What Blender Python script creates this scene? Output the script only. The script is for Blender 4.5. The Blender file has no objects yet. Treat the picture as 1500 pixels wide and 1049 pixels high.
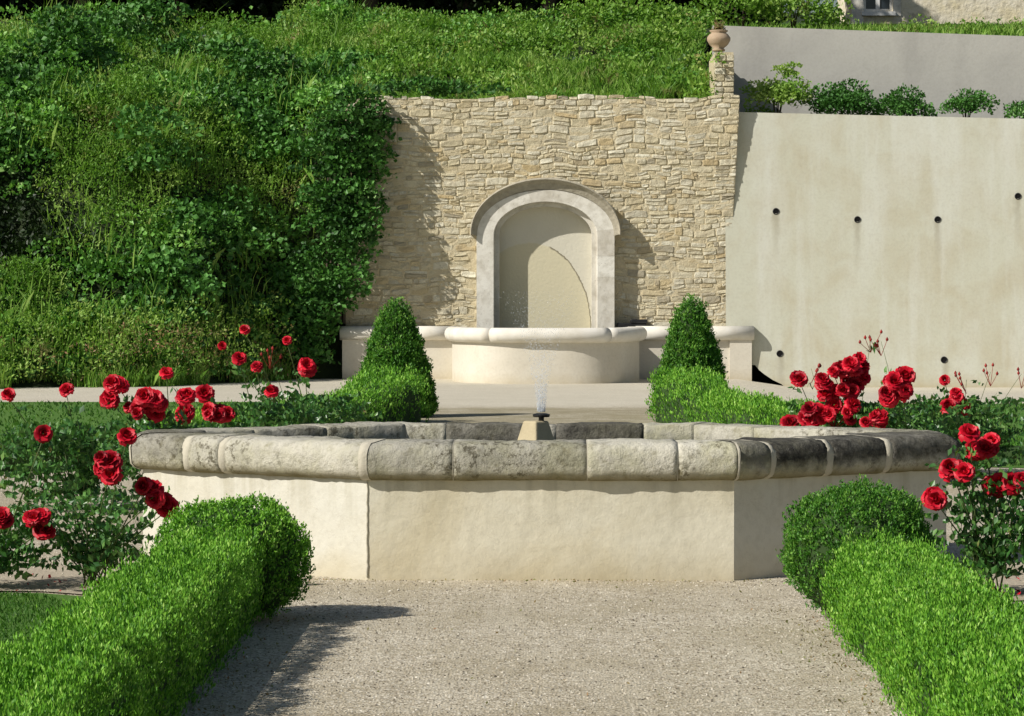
import bpy, math, random
import numpy as np
from mathutils import Vector, noise
R = math.radians
S = bpy.context.scene
random.seed(7); RNG = np.random.default_rng(7)
# ---------------------------------------------------------------- camera, sky, sun, exposure
F, CX, YH, CH = 4200.0, 797.0, 430.0, 1.55        # focal (px of a 1500 px frame), vanishing point, eye height
cam = bpy.data.objects.new('camera', bpy.data.cameras.new('camera')); S.collection.objects.link(cam)
cam.data.sensor_width = 36; cam.data.lens = 36*F/1500; cam.data.clip_end = 600
cam.location = (0, 0, CH)
cam.rotation_euler = (R(90) - math.atan((524.5-YH)/F), 0, math.atan((CX-750)/F))
S.camera = cam
EL, PHI = 38.0, 60.0
TS = Vector((-math.sin(R(PHI))*math.cos(R(EL)), -math.cos(R(PHI))*math.cos(R(EL)), math.sin(R(EL))))
W = bpy.data.worlds.new('World'); S.world = W; W.use_nodes = True
sky = W.node_tree.nodes.new('ShaderNodeTexSky'); sky.sky_type = 'NISHITA'; sky.sun_disc = False
sky.sun_elevation = R(EL); sky.sun_rotation = R(180+PHI); sky.air_density = 1.2; sky.dust_density = 1.5
bg = W.node_tree.nodes['Background']; bg.inputs[1].default_value = 0.055
W.node_tree.links.new(sky.outputs[0], bg.inputs[0])
sd = bpy.data.lights.new('sun', 'SUN'); sd.energy = 4.8; sd.angle = R(0.5); sd.color = (1, .955, .88)
sun = bpy.data.objects.new('sun', sd); S.collection.objects.link(sun)
sun.rotation_euler = TS.to_track_quat('Z', 'Y').to_euler(); sun.location = (-20, -20, 30)
S.view_settings.view_transform = 'Standard'; S.view_settings.look = 'None'
S.view_settings.exposure = 0.08; S.view_settings.gamma = 1

# ---------------------------------------------------------------- helpers
def at(px, py, Y): return Vector(((px-CX)/F*Y, Y, CH-(py-YH)/F*Y))
def tag(o, label=None, cat=None, group=None, kind=None):
    if label: o['label'] = label
    if cat: o['category'] = cat
    if group: o['group'] = group
    if kind: o['kind'] = kind
    return o
def empty(name, loc, label, cat, group=None):
    o = bpy.data.objects.new(name, None); S.collection.objects.link(o); o.location = loc
    o.empty_display_size = .2
    return tag(o, label, cat, group)
def npmesh(name, V, Fc, mat, parent=None, attrs=None, smooth=False):
    """V (n,3) world coords, Fc (m,k) faces; attrs: {name: per-face array}; parent: children kept in parent's space"""
    V = np.asarray(V, dtype=np.float32); Fc = np.asarray(Fc, dtype=np.int32)
    me = bpy.data.meshes.new(name); n, (m, k) = len(V), Fc.shape
    me.vertices.add(n); me.loops.add(m*k); me.polygons.add(m)
    if parent is not None: V = V - np.array(parent.location, dtype=np.float32)
    me.vertices.foreach_set('co', V.ravel()); me.loops.foreach_set('vertex_index', Fc.ravel())
    me.polygons.foreach_set('loop_start', np.arange(0, m*k, k, dtype=np.int32))
    me.polygons.foreach_set('loop_total', np.full(m, k, dtype=np.int32))
    me.polygons.foreach_set('use_smooth', np.full(m, smooth, dtype=bool))
    for a, arr in (attrs or {}).items():
        at_ = me.attributes.new(a, 'FLOAT', 'FACE'); at_.data.foreach_set('value', np.asarray(arr, dtype=np.float32))
    me.update(calc_edges=True); me.validate()
    me.materials.append(mat)
    o = bpy.data.objects.new(name, me); S.collection.objects.link(o)
    if parent is not None: o.parent = parent
    return o
class MB:
    def __init__(s): s.v = []; s.f = []; s.a = []
    def add(s, vs, fs, a=0.0):
        b = len(s.v); s.v += [tuple(p) for p in vs]; s.f += [tuple(b+i for i in f) for f in fs]; s.a += [a]*len(fs)
    def box(s, x0, x1, y0, y1, z0, z1, a=0.0):
        s.add([(x0,y0,z0),(x1,y0,z0),(x1,y1,z0),(x0,y1,z0),(x0,y0,z1),(x1,y0,z1),(x1,y1,z1),(x0,y1,z1)],
              [(0,3,2,1),(4,5,6,7),(0,1,5,4),(1,2,6,5),(2,3,7,6),(3,0,4,7)], a)
    def grid(s, rows, closed=False, a=0.0):
        nr, nc = len(rows), len(rows[0]); fs = []
        for i in range(nr-1):
            for j in range(nc if closed else nc-1):
                k = (j+1) % nc; fs.append((i*nc+j, i*nc+k, (i+1)*nc+k, (i+1)*nc+j))
        s.add([p for r in rows for p in r], fs, a)
    def lathe(s, prof, c, n=20, a=0.0):
        s.grid([[(c[0]+r*math.cos(2*math.pi*j/n), c[1]+r*math.sin(2*math.pi*j/n), c[2]+z) for j in range(n)] for r, z in prof], True, a)
    def tube(s, pts, r0, r1=None, n=6, a=0.0):
        r1 = r0 if r1 is None else r1; pts = [Vector(p) for p in pts]; rows = []
        for i, p in enumerate(pts):
            d = (pts[min(i+1, len(pts)-1)]-pts[max(i-1, 0)]).normalized()
            u = d.orthogonal().normalized() if abs(d.x) > .9 else d.cross(Vector((1, 0, 0))).normalized(); w = d.cross(u)
            r = r0+(r1-r0)*i/max(1, len(pts)-1)
            rows.append([p+u*r*math.cos(2*math.pi*j/n)+w*r*math.sin(2*math.pi*j/n) for j in range(n)])
        s.grid(rows, True, a)
        b = len(s.v); s.f.append(tuple(range(b-n, b))); s.a.append(a)
    def build(s, name, mat, parent=None, smooth=False, bevel=0):
        me = bpy.data.meshes.new(name); L = Vector(parent.location) if parent is not None else Vector((0,0,0))
        me.from_pydata([(p[0]-L.x, p[1]-L.y, p[2]-L.z) for p in s.v], [], s.f)
        at_ = me.attributes.new('rnd', 'FLOAT', 'FACE'); at_.data.foreach_set('value', s.a)
        for p in me.polygons: p.use_smooth = smooth
        me.materials.append(mat); me.update()
        o = bpy.data.objects.new(name, me); S.collection.objects.link(o)
        if parent is not None: o.parent = parent
        if bevel:
            b = o.modifiers.new('bevel', 'BEVEL'); b.width = bevel; b.segments = 2; b.limit_method = 'ANGLE'
        return o
def fn(p, s=1.0, o=0.0): return noise.noise(Vector((p[0]*s+o, p[1]*s-o, p[2]*s+2*o)))

# ---------------------------------------------------------------- materials
class NM:
    def __init__(s, name, rough=.9):
        s.m = bpy.data.materials.new(name); s.m.use_nodes = True; s.t = s.m.node_tree
        s.p = s.t.nodes['Principled BSDF']; s.p.inputs['Roughness'].default_value = rough
        s.p.inputs['Specular IOR Level'].default_value = .25
        s.tc = s.t.nodes.new('ShaderNodeNewGeometry').outputs['Position']; s.h = None
    def link(s, a, b): s.t.links.new(a, b)
    def val(s, sock, v):
        if isinstance(v, (int, float)): sock.default_value = v
        elif isinstance(v, (tuple, list)): sock.default_value = (*v, 1) if len(v) == 3 and sock.type == 'RGBA' else v
        else: s.link(v, sock)
    def map(s, scale):
        n = s.t.nodes.new('ShaderNodeMapping'); n.inputs['Scale'].default_value = scale if isinstance(scale, tuple) else (scale,)*3
        s.link(s.tc, n.inputs[0]); return n.outputs[0]
    def noise(s, scale, detail=4, rough=.6, vec=None, dist=0):
        n = s.t.nodes.new('ShaderNodeTexNoise'); n.inputs['Detail'].default_value = detail; n.inputs['Roughness'].default_value = rough
        n.inputs['Distortion'].default_value = dist
        if isinstance(scale, tuple): s.link(s.map(scale), n.inputs['Vector']); n.inputs['Scale'].default_value = 1
        else: s.link(vec or s.tc, n.inputs['Vector']); n.inputs['Scale'].default_value = scale
        return n.outputs['Fac']
    def voro(s, scale, feature='F1', out='Distance', rnd=1):
        n = s.t.nodes.new('ShaderNodeTexVoronoi'); n.feature = feature; n.inputs['Scale'].default_value = scale; s.link(s.tc, n.inputs['Vector'])
        n.inputs['Randomness'].default_value = rnd; return n.outputs[out]
    def attr(s, name):
        n = s.t.nodes.new('ShaderNodeAttribute'); n.attribute_name = name; return n.outputs['Fac']
    def xyz(s):
        n = s.t.nodes.new('ShaderNodeSeparateXYZ'); s.link(s.tc, n.inputs[0]); return n.outputs
    def ramp(s, fac, stops, interp='LINEAR'):
        n = s.t.nodes.new('ShaderNodeValToRGB'); s.link(fac, n.inputs[0]); e = n.color_ramp; e.interpolation = interp
        while len(e.elements) < len(stops): e.elements.new(.5)
        for q, (p, c) in zip(e.elements, stops):
            q.position = p; q.color = (c, c, c, 1) if isinstance(c, (int, float)) else (*c, 1)
        return n.outputs[0]
    def mix(s, f, a, b, mode='MIX'):
        n = s.t.nodes.new('ShaderNodeMixRGB'); n.blend_type = mode
        s.val(n.inputs[0], f); s.val(n.inputs[1], a); s.val(n.inputs[2], b); return n.outputs[0]
    def math(s, op, a, b=0.0, clamp=False):
        n = s.t.nodes.new('ShaderNodeMath'); n.operation = op; n.use_clamp = clamp
        s.val(n.inputs[0], a); s.val(n.inputs[1], b); return n.outputs[0]
    def bump(s, h, strength=.3, dist=.01):
        n = s.t.nodes.new('ShaderNodeBump'); n.inputs['Strength'].default_value = strength; n.inputs['Distance'].default_value = dist
        s.link(h, n.inputs['Height'])
        if s.h is not None: s.link(s.h, n.inputs['Normal'])
        s.h = n.outputs[0]; s.link(s.h, s.p.inputs['Normal'])
    def col(s, c): s.val(s.p.inputs['Base Color'], c); return s.m
M = {}
def plain(name, c, rough=.6, spec=.3, metal=0):
    n = NM(name, rough); v = n.noise(35, 3); n.col(n.mix(v, tuple(x*.8 for x in c), tuple(min(1, x*1.15) for x in c)))
    n.p.inputs['Specular IOR Level'].default_value = spec; n.p.inputs['Metallic'].default_value = metal; M[name] = n.m
def leafmat(name, stops, trans=.3, patch=.6, dry=None, spec=.35, rough=.5, pscale=1.0):
    """per-leaf colour (attribute rnd) with plant-to-plant patches"""
    n = NM(name, rough); r = n.attr('rnd'); pn = n.noise(pscale, 2)
    c = n.ramp(n.math('ADD', n.math('MULTIPLY', r, 1-patch*.5), n.math('MULTIPLY', n.ramp(pn, [(.35, 0.0), (.65, 1.0)]), patch*.5)), stops)
    if dry: c = n.mix(n.ramp(n.noise(dry[0], 3), [(dry[1], 0.0), (dry[1]+.1, 1.0)]), c, n.ramp(r, dry[2]))
    n.col(c); n.p.inputs['Specular IOR Level'].default_value = spec
    tr = n.t.nodes.new('ShaderNodeBsdfTranslucent'); n.link(n.mix(1.0, c, (1.0, 1.1, .5), 'MULTIPLY'), tr.inputs[0])
    ms = n.t.nodes.new('ShaderNodeMixShader'); ms.inputs[0].default_value = trans
    n.link(n.p.outputs[0], ms.inputs[1]); n.link(tr.outputs[0], ms.inputs[2]); n.link(ms.outputs[0], n.t.nodes['Material Output'].inputs[0]); M[name] = n.m
leafmat('box_leaf', [(0, (.025, .11, .008)), (.45, (.12, .33, .022)), (.8, (.25, .52, .05)), (1, (.48, .72, .17))], .22, .5, pscale=5)
leafmat('box_dark_leaf', [(0, (.02, .10, .01)), (.6, (.09, .26, .025)), (1, (.24, .44, .07))], .25, .5, pscale=5)
leafmat('bramble_leaf', [(0, (.022, .07, .014)), (.35, (.09, .25, .04)), (.7, (.24, .50, .09)), (1, (.52, .70, .30))], .3, .7,
        (.9, .64, [(0, (.10, .12, .03)), (.6, (.22, .20, .08)), (1, (.32, .22, .12))]), .35, .5, .55)
leafmat('meadow_leaf', [(0, (.07, .18, .02)), (.5, (.18, .36, .045)), (1, (.42, .56, .15))], .35, .7,
        (1.3, .60, [(0, (.22, .20, .07)), (1, (.40, .34, .16))]), .3, .5, .8)
leafmat('ivy_leaf', [(0, (.012, .045, .01)), (.5, (.06, .18, .03)), (.9, (.14, .34, .07)), (1, (.30, .46, .18))], .2, .5, None, .3, .5, .6)
leafmat('painted_shade_leaf', [(0, (.008, .022, .005)), (1, (.03, .06, .012))], .2, .5)  # leaf colour darkened to paint in the shade of the hollow and the woodland
leafmat('rose_leaf', [(0, (.02, .08, .018)), (.6, (.065, .19, .035)), (.92, (.15, .3, .07)), (1, (.22, .10, .05))], .25, .3, None, .5, .38, 4)
leafmat('lawn_blade', [(0, (.03, .10, .012)), (.6, (.07, .19, .022)), (1, (.16, .28, .05))], .3, .5, None, .3, .5, 2)
leafmat('weed_red', [(0, (.18, .12, .06)), (.5, (.20, .22, .07)), (1, (.42, .20, .13))], .3, .4)
leafmat('petal', [(0, (.14, .001, .008)), (.5, (.52, .005, .022)), (1, (.82, .016, .045))], .15, .2, None, .3, .5, 8)
leafmat('bud_red', [(0, (.22, .02, .015)), (1, (.45, .04, .03))], .15, .2)
plain('stem_green', (.09, .13, .04)); plain('bark', (.09, .07, .05), .9); plain('litter', (.03, .06, .015), .95)
plain('black_metal', (.012, .012, .014), .4, .5); plain('white_paint', (.78, .78, .76), .5); plain('pane', (.03, .04, .05), .08, .6)
plain('hole_dark', (.006, .006, .006), 1)  # near-black colour painting in the darkness inside the holes and drain

n = NM('gravel'); v = n.voro(85, out='Color'); sp = n.t.nodes.new('ShaderNodeSeparateColor'); n.link(v, sp.inputs[0])
c = n.ramp(sp.outputs[0], [(0, (.16, .13, .09)), (.25, (.40, .345, .25)), (.7, (.56, .50, .385)), (1, (.76, .71, .60))])
c = n.mix(n.ramp(n.noise(.9, 6, .65), [(.42, 0.0), (.62, .6)]), c, (.34, .29, .19)); c = n.mix(n.ramp(n.noise((3, .5, 1), 4), [(.5, 0.0), (.7, .35)]), c, (.60, .55, .44))
c = n.mix(n.ramp(n.noise(6, 4), [(.55, 0.0), (.75, .45)]), c, (.26, .22, .16))
yy = n.xyz()[1]; c = n.mix(n.math('MULTIPLY', n.ramp(n.math('MULTIPLY', yy, .01), [(.385, 0.0), (.40, 1.0)]), .6), c, (.62, .58, .48)); farm = n.math('MULTIPLY', n.ramp(n.math('MULTIPLY', yy, .01), [(.335, 0.0), (.34, 1.0), (.385, 1.0), (.392, 0.0)]), n.ramp(n.noise(2.2, 4), [(.35, .25), (.65, .8)]))
c = n.mix(farm, c, (.25, .22, .13)); n.col(c)
n.bump(n.voro(85), .55, .012); n.bump(n.noise(7, 4), .25, .02); M['gravel'] = n.m
n = NM('pebble'); n.col(n.ramp(n.attr('rnd'), [(0, (.10, .085, .065)), (.3, (.33, .29, .22)), (.8, (.50, .45, .36)), (1, (.68, .64, .55))])); M['pebble'] = n.m
n = NM('soil'); n.col(n.mix(n.noise(9, 5), (.30, .25, .18), (.50, .44, .34))); n.bump(n.noise(30, 4), .6, .02); M['soil'] = n.m
n = NM('bank_soil'); n.col(n.mix(n.noise(4, 5), (.012, .02, .008), (.04, .06, .02))); n.bump(n.noise(8, 4), .6, .05); M['bank_soil'] = n.m
n = NM('lawn'); n.col(n.mix(n.noise(1.2, 3), n.mix(n.noise(40, 3), (.04, .11, .015), (.09, .20, .028)), n.mix(n.noise(50, 3), (.07, .15, .025), (.13, .24, .05)))); n.bump(n.noise(70, 3), .6, .02); M['lawn'] = n.m

def rendermat(name, base, warm, dirt, z0, bumps=.25, streak=.3, seed=1.0, foot=(.45, .38, .24), rain=0):
    n = NM(name, .92); c = n.mix(n.ramp(n.noise(1.3, 5, dist=.6), [(.42, 0.0), (.72, .8)]), base, warm)
    c = n.mix(n.math('MULTIPLY', n.ramp(n.noise((.9, .9, .28), 5), [(.48, 0.0), (.72, 1.0)]), streak), c, dirt)
    if rain: c = n.mix(n.math('MULTIPLY', n.ramp(n.noise((3.2, 3.2, .14), 4), [(.5, 0.0), (.7, 1.0)]), rain), c, dirt)
    c = n.mix(n.ramp(n.noise(22, 4), [(.3, .14), (.55, 0.0)]), c, (.25, .22, .16))
    z = n.math('ADD', n.xyz()[2], n.math('MULTIPLY', n.noise(5, 4), .22))
    c = n.mix(n.ramp(n.math('SUBTRACT', z, z0), [(.03, .75), (.14, .35), (.3, 0.0)]), c, foot)
    if 'render' in name and name != 'trough_render':
        dz = n.ramp(n.math('ADD', n.xyz()[2], n.math('MULTIPLY', n.noise(4, 3), .3)), [(.42, 0.0), (.68, .55)])
        c = n.mix(n.math('MULTIPLY', dz, n.ramp(n.noise((9, 9, .5), 4), [(.5, 0.0), (.66, 1.0)])), c, (.40, .37, .27))
        c = n.mix(n.ramp(n.math('ABSOLUTE', n.math('SUBTRACT', n.noise(1.1, 7, .65), .5)), [(.0, .22), (.003, 0.0)]), c, (.34, .30, .22))
    if name == 'concrete':
        for (hx_, hz_) in ((1136, 310), (1255, 322), (1372, 322), (1489, 288), (1142, 518), (1382, 527)):
            h_ = at(hx_, hz_, 52.25); X_, _, Z_ = n.xyz()
            ax = n.ramp(n.math('ABSOLUTE', n.math('ADD', n.math('SUBTRACT', X_, h_.x), n.math('MULTIPLY', n.math('SUBTRACT', n.noise(6, 3), .5), .12))), [(.02, 1.0), (.09, 0.0)])
            az = n.ramp(n.math('SUBTRACT', h_.z, Z_), [(0, 0.0), (.03, .8), (.5, .35), (1, 0.0)])
            c = n.mix(n.math('MULTIPLY', n.math('MULTIPLY', ax, az), .7), c, (.30, .27, .19))
    n.col(c); n.bump(n.noise(9, 6), bumps, .02); n.bump(n.noise(70, 4), bumps, .004); M[name] = n.m; return n
rendermat('pool_render', (.71, .67, .54), (.57, .49, .31), (.52, .49, .38), 0.0, .3, .45)
rendermat('clean_render', (.63, .61, .53), (.58, .54, .42), (.55, .53, .44), 0.0, .3, .3)
rendermat('trough_render', (.66, .62, .53), (.60, .55, .45), (.50, .48, .40), 0.0, .12, .3)
rendermat('concrete', (.54, .54, .44), (.47, .43, .31), (.63, .64, .58), -.1, .2, .7, rain=.5)
rendermat('grey_concrete', (.50, .49, .45), (.44, .43, .40), (.34, .33, .31), 4.5, .2, .6)
rendermat('niche_render', (.55, .48, .29), (.48, .43, .24), (.62, .58, .46), .9, .2, .5)
n = NM('cut_stone', .85); c = n.ramp(n.attr('rnd'), [(0, (.50, .46, .39)), (.5, (.72, .69, .61)), (1, (.80, .78, .71))])
c = n.mix(n.ramp(n.noise(5, 5), [(.45, 0.0), (.75, .6)]), c, (.34, .30, .22)); c = n.mix(n.ramp(n.noise(30, 4), [(.6, 0.0), (.75, .5)]), c, (.2, .18, .14))
n.col(c); n.bump(n.noise(14, 6), .35, .02); M['cut_stone'] = n.m
n = NM('hood_stone', .9); c = n.mix(n.noise(9, 5), (.22, .19, .14), (.56, .52, .41)); n.col(c); n.bump(n.noise(20, 6), .6, .03); M['hood_stone'] = n.m
n = NM('trough_cap', .8); c = n.mix(n.ramp(n.noise(3, 5), [(.4, 0.0), (.7, 1.0)]), (.74, .71, .64), (.62, .58, .49)); n.col(c); n.bump(n.noise(25, 5), .2, .01); M['trough_cap'] = n.m
n = NM('joint_mortar', .95); n.col(n.mix(n.noise(14, 5, .7), (.36, .33, .25), (.62, .58, .48))); n.bump(n.noise(60, 4), .4, .01); M['joint_mortar'] = n.m
n = NM('rubble', .92); c = n.ramp(n.attr('rnd'), [(0, (.42, .38, .28)), (.08, (.56, .44, .24)), (.28, (.62, .55, .37)), (.55, (.68, .62, .45)), (.85, (.63, .59, .46)), (1, (.76, .72, .57))])
c = n.mix(n.ramp(n.noise(1.4, 5, .7), [(.45, 0.0), (.7, .35)]), c, (.40, .36, .27)); c = n.mix(n.ramp(n.noise(8, 6), [(.45, 0.0), (.7, .6)]), c, (.36, .30, .2)); c = n.mix(n.ramp(n.noise(40, 5), [(.55, 0.0), (.75, .6)]), c, (.2, .17, .11))
n.col(c); n.bump(n.noise(16, 8, .7), .75, .04); n.bump(n.noise(70, 4), .4, .01); M['rubble'] = n.m
n = NM('lime_mortar', .95); c = n.mix(n.noise(6, 5), (.50, .43, .28), (.64, .56, .39)); n.col(c); n.bump(n.noise(30, 6), .8, .03); M['lime_mortar'] = n.m
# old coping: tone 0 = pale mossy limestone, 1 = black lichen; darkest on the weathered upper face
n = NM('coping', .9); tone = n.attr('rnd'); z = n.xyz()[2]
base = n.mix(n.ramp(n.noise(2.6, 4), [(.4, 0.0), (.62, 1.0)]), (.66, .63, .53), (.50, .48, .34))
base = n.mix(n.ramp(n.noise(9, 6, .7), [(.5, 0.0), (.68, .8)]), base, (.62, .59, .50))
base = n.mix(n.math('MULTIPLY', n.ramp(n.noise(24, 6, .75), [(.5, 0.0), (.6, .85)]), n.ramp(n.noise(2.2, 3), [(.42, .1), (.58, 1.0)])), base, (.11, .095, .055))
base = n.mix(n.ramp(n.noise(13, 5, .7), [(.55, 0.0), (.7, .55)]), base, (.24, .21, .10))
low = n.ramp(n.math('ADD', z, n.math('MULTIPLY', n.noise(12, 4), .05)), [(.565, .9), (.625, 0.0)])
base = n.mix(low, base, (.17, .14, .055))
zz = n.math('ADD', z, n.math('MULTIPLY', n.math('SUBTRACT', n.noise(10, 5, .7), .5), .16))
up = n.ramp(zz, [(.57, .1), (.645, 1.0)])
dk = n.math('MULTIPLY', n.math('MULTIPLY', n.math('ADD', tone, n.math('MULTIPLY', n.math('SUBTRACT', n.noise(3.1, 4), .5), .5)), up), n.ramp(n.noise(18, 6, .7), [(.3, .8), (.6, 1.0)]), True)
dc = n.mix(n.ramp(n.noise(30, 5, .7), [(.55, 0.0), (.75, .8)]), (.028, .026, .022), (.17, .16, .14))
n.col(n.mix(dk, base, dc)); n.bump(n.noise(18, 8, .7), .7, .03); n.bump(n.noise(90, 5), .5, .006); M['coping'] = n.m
n = NM('basin_inner', .9); c = n.mix(n.ramp(n.noise((6, 6, 2), 6, .7), [(.4, 0.0), (.6, 1.0)]), (.30, .27, .22), (.08, .07, .055)); n.col(c); n.bump(n.noise(25, 6), .5, .02); M['basin_inner'] = n.m
n = NM('water_surface', .03); n.col((.02, .03, .02)); n.p.inputs['Specular IOR Level'].default_value = .5; n.bump(n.noise(14, 3), .15, .01); M['water'] = n.m
n = NM('terracotta', .85); c = n.mix(n.noise(12, 5), (.34, .23, .15), (.46, .37, .26)); n.col(c); n.bump(n.noise(30, 4), .3, .01); M['terracotta'] = n.m
n = NM('pedestal', .9); c = n.mix(n.noise(10, 5), (.58, .50, .33), (.38, .32, .20)); n.col(c); n.bump(n.noise(40, 5), .5, .01); M['pedestal'] = n.m
n = NM('spray', .1); g = n.p; g.inputs['Base Color'].default_value = (.85, .9, .95, 1); g.inputs['Specular IOR Level'].default_value = .6
tb = n.t.nodes.new('ShaderNodeBsdfTransparent'); ms = n.t.nodes.new('ShaderNodeMixShader'); ms.inputs[0].default_value = .22
n.link(tb.outputs[0], ms.inputs[1]); n.link(g.outputs[0], ms.inputs[2]); n.link(ms.outputs[0], n.t.nodes['Material Output'].inputs[0]); M['spray'] = n.m

# ---------------------------------------------------------------- foliage
def unit(a): return a/np.maximum(1e-9, np.linalg.norm(a, axis=1, keepdims=True))
def leaves(name, P, N, size, mat, parent=None, aspect=.5, up=.3, spread=.8, rnd=None, fold=.25, sv=.35):
    """one small folded rhombus per point; N = outward direction"""
    n = len(P); P = np.asarray(P, float); N = unit(np.asarray(N, float))
    D = unit(N*.7 + RNG.normal(0, spread, (n, 3)) + np.array([0, 0, up]))
    A = unit(RNG.normal(0, 1, (n, 3)) + N*.8); Sd = unit(np.cross(D, A)); U = np.cross(Sd, D)
    L = (size*(1+RNG.uniform(-sv, sv, n)))[:, None]; Wd = L*aspect*.5
    V = np.stack([P-D*L*.5, P+Sd*Wd+U*Wd*fold, P+D*L*.5, P-Sd*Wd+U*Wd*fold], 1).reshape(-1, 3)
    Fc = np.arange(4*n).reshape(n, 4)
    r = RNG.uniform(0, 1, n) if rnd is None else np.clip(rnd+RNG.normal(0, .15, n), 0, 1)
    return npmesh(name, V, Fc, mat, parent, {'rnd': r})
def sprigs(P, N, k, ln):
    """k leaves along a short upright twig at every point"""
    ax = unit(N*.55+np.array([0, 0, .75])+RNG.normal(0, .28, P.shape)); t = RNG.uniform(0, 1, (len(P), k))
    Q = P[:, None, :]+ax[:, None, :]*(t[:, :, None]*ln)+RNG.normal(0, ln*.16, (len(P), k, 3))
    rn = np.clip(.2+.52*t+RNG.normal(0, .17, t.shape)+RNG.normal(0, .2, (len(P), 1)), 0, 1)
    return Q.reshape(-1, 3), np.repeat(ax, k, 0), rn.ravel()
def blades(name, P, h, w, mat, parent=None, lean=.35, rnd=None):
    n = len(P); P = np.asarray(P, float); a = RNG.uniform(0, 2*math.pi, n); hh = (h*RNG.uniform(.5, 1.2, n))[:, None]
    side = np.stack([np.cos(a), np.sin(a), np.zeros(n)], 1)*w*.5; ln = RNG.normal(0, lean, (n, 3)); ln[:, 2] = 1
    m1 = P+unit(ln*np.array([.5, .5, 1]))*hh*.55; tip = P+unit(ln)*hh
    V = np.stack([P-side, P+side, m1+side*.8, tip, m1-side*.8], 1).reshape(-1, 3)
    return npmesh(name, V, np.arange(5*n).reshape(n, 5), mat, parent, {'rnd': RNG.uniform(0, 1, n) if rnd is None else rnd})
def noisev(P, s, o=0):
    return np.array([fn(p, s, o) for p in P])

# clipped box hedge swept along a polyline, rounded in section and at its ends
def hedge(path, w, h, count, label, cat, group, name='box_hedge', lsize=.017, mat='box_leaf', caps=(True, True)):
    path = np.array(path, float); seg = np.linalg.norm(np.diff(path, axis=0), axis=1); cum = np.concatenate([[0], np.cumsum(seg)]); L = cum[-1]
    def pos(t):
        return np.stack([np.interp(t, cum, path[:, 0]), np.interp(t, cum, path[:, 1])], 1)
    def surf(t, a, k=1.0):
        hv = np.interp(t, [0, .7, 2.2], h) if isinstance(h, tuple) else h; wv = np.interp(t, [0, .7, 2.2], w) if isinstance(w, tuple) else w
        c = pos(t); d = unit(pos(np.minimum(t+.05, L))-pos(np.maximum(t-.05, 0))); nn = np.stack([d[:, 1], -d[:, 0]], 1)
        r = (w[0] if isinstance(w, tuple) else w)*.5; s = np.ones_like(t)
        if caps[0]: s = np.minimum(s, np.sqrt(np.clip(1-((r-t)/r).clip(0, 1)**2, 0.0, 1)))
        if caps[1]: s = np.minimum(s, np.sqrt(np.clip(1-((r-(L-t))/r).clip(0, 1)**2, 0.0, 1)))
        ca, sa = np.cos(a), np.sin(a)
        ox = np.sign(ca)*np.abs(ca)**.42*wv*.5*s*k; oz = np.abs(sa)**.38*hv*(.25+.75*s)*(k if k < 1 else 1)
        P = np.stack([c[:, 0]+nn[:, 0]*ox, c[:, 1]+nn[:, 1]*ox, oz], 1)
        N = np.stack([nn[:, 0]*ca, nn[:, 1]*ca, np.abs(sa)], 1)
        if caps[1]: N[:, :2] += d*(np.clip((t-(L-r))/r, 0, 1)[:, None])
        if caps[0]: N[:, :2] -= d*(np.clip((r-t)/r, 0, 1)[:, None])
        return P, unit(N)
    root = empty(name, (path[0][0], path[0][1], 0), label, cat, group)
    cnt0 = count; count = count//6
    t = RNG.uniform(0, L, count); v = RNG.uniform(0, 1, count); a = np.where(RNG.uniform(0, 1, count) < .5, math.pi/2*v**2.4, math.pi/2*(1-v**2.2)); a = np.where(RNG.uniform(0, 1, count) < .5, a, math.pi-a)
    P, N = surf(t, a); lump = noisev(P, 3.2, 9)*.06 + noisev(P, 7)*.05 + noisev(P, 18, 5)*.045; P = P+N*(lump[:, None]+RNG.uniform(-.035, .012, count)[:, None])
    shoots = RNG.uniform(0, 1, count) < .08; P[shoots] += (N[shoots]*.5+np.array([0, 0, .6]))*RNG.uniform(.01, .055, shoots.sum())[:, None]
    P[:, 2] = np.maximum(P[:, 2], .01)
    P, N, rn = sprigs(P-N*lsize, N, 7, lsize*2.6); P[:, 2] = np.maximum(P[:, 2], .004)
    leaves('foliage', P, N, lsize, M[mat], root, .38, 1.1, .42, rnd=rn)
    nt, na = max(8, int(L/.12)), 24; rows = []
    for i in range(nt+1):
        tt = np.full(na, min(max(L*i/nt, .01), L-.01)); tq = np.linspace(0, 1, na//2); hq = math.pi/2*tq**2.4/(tq**2.4+(1-tq)**2.2); aa = np.concatenate([hq, math.pi-hq[::-1]]); Q, _ = surf(tt, aa, .80); Q[:, 2] *= .93
        rows.append([tuple(q) for q in Q])
    m = MB(); m.grid(rows); m.build('branches', M['litter'], root, True)
    return root
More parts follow.
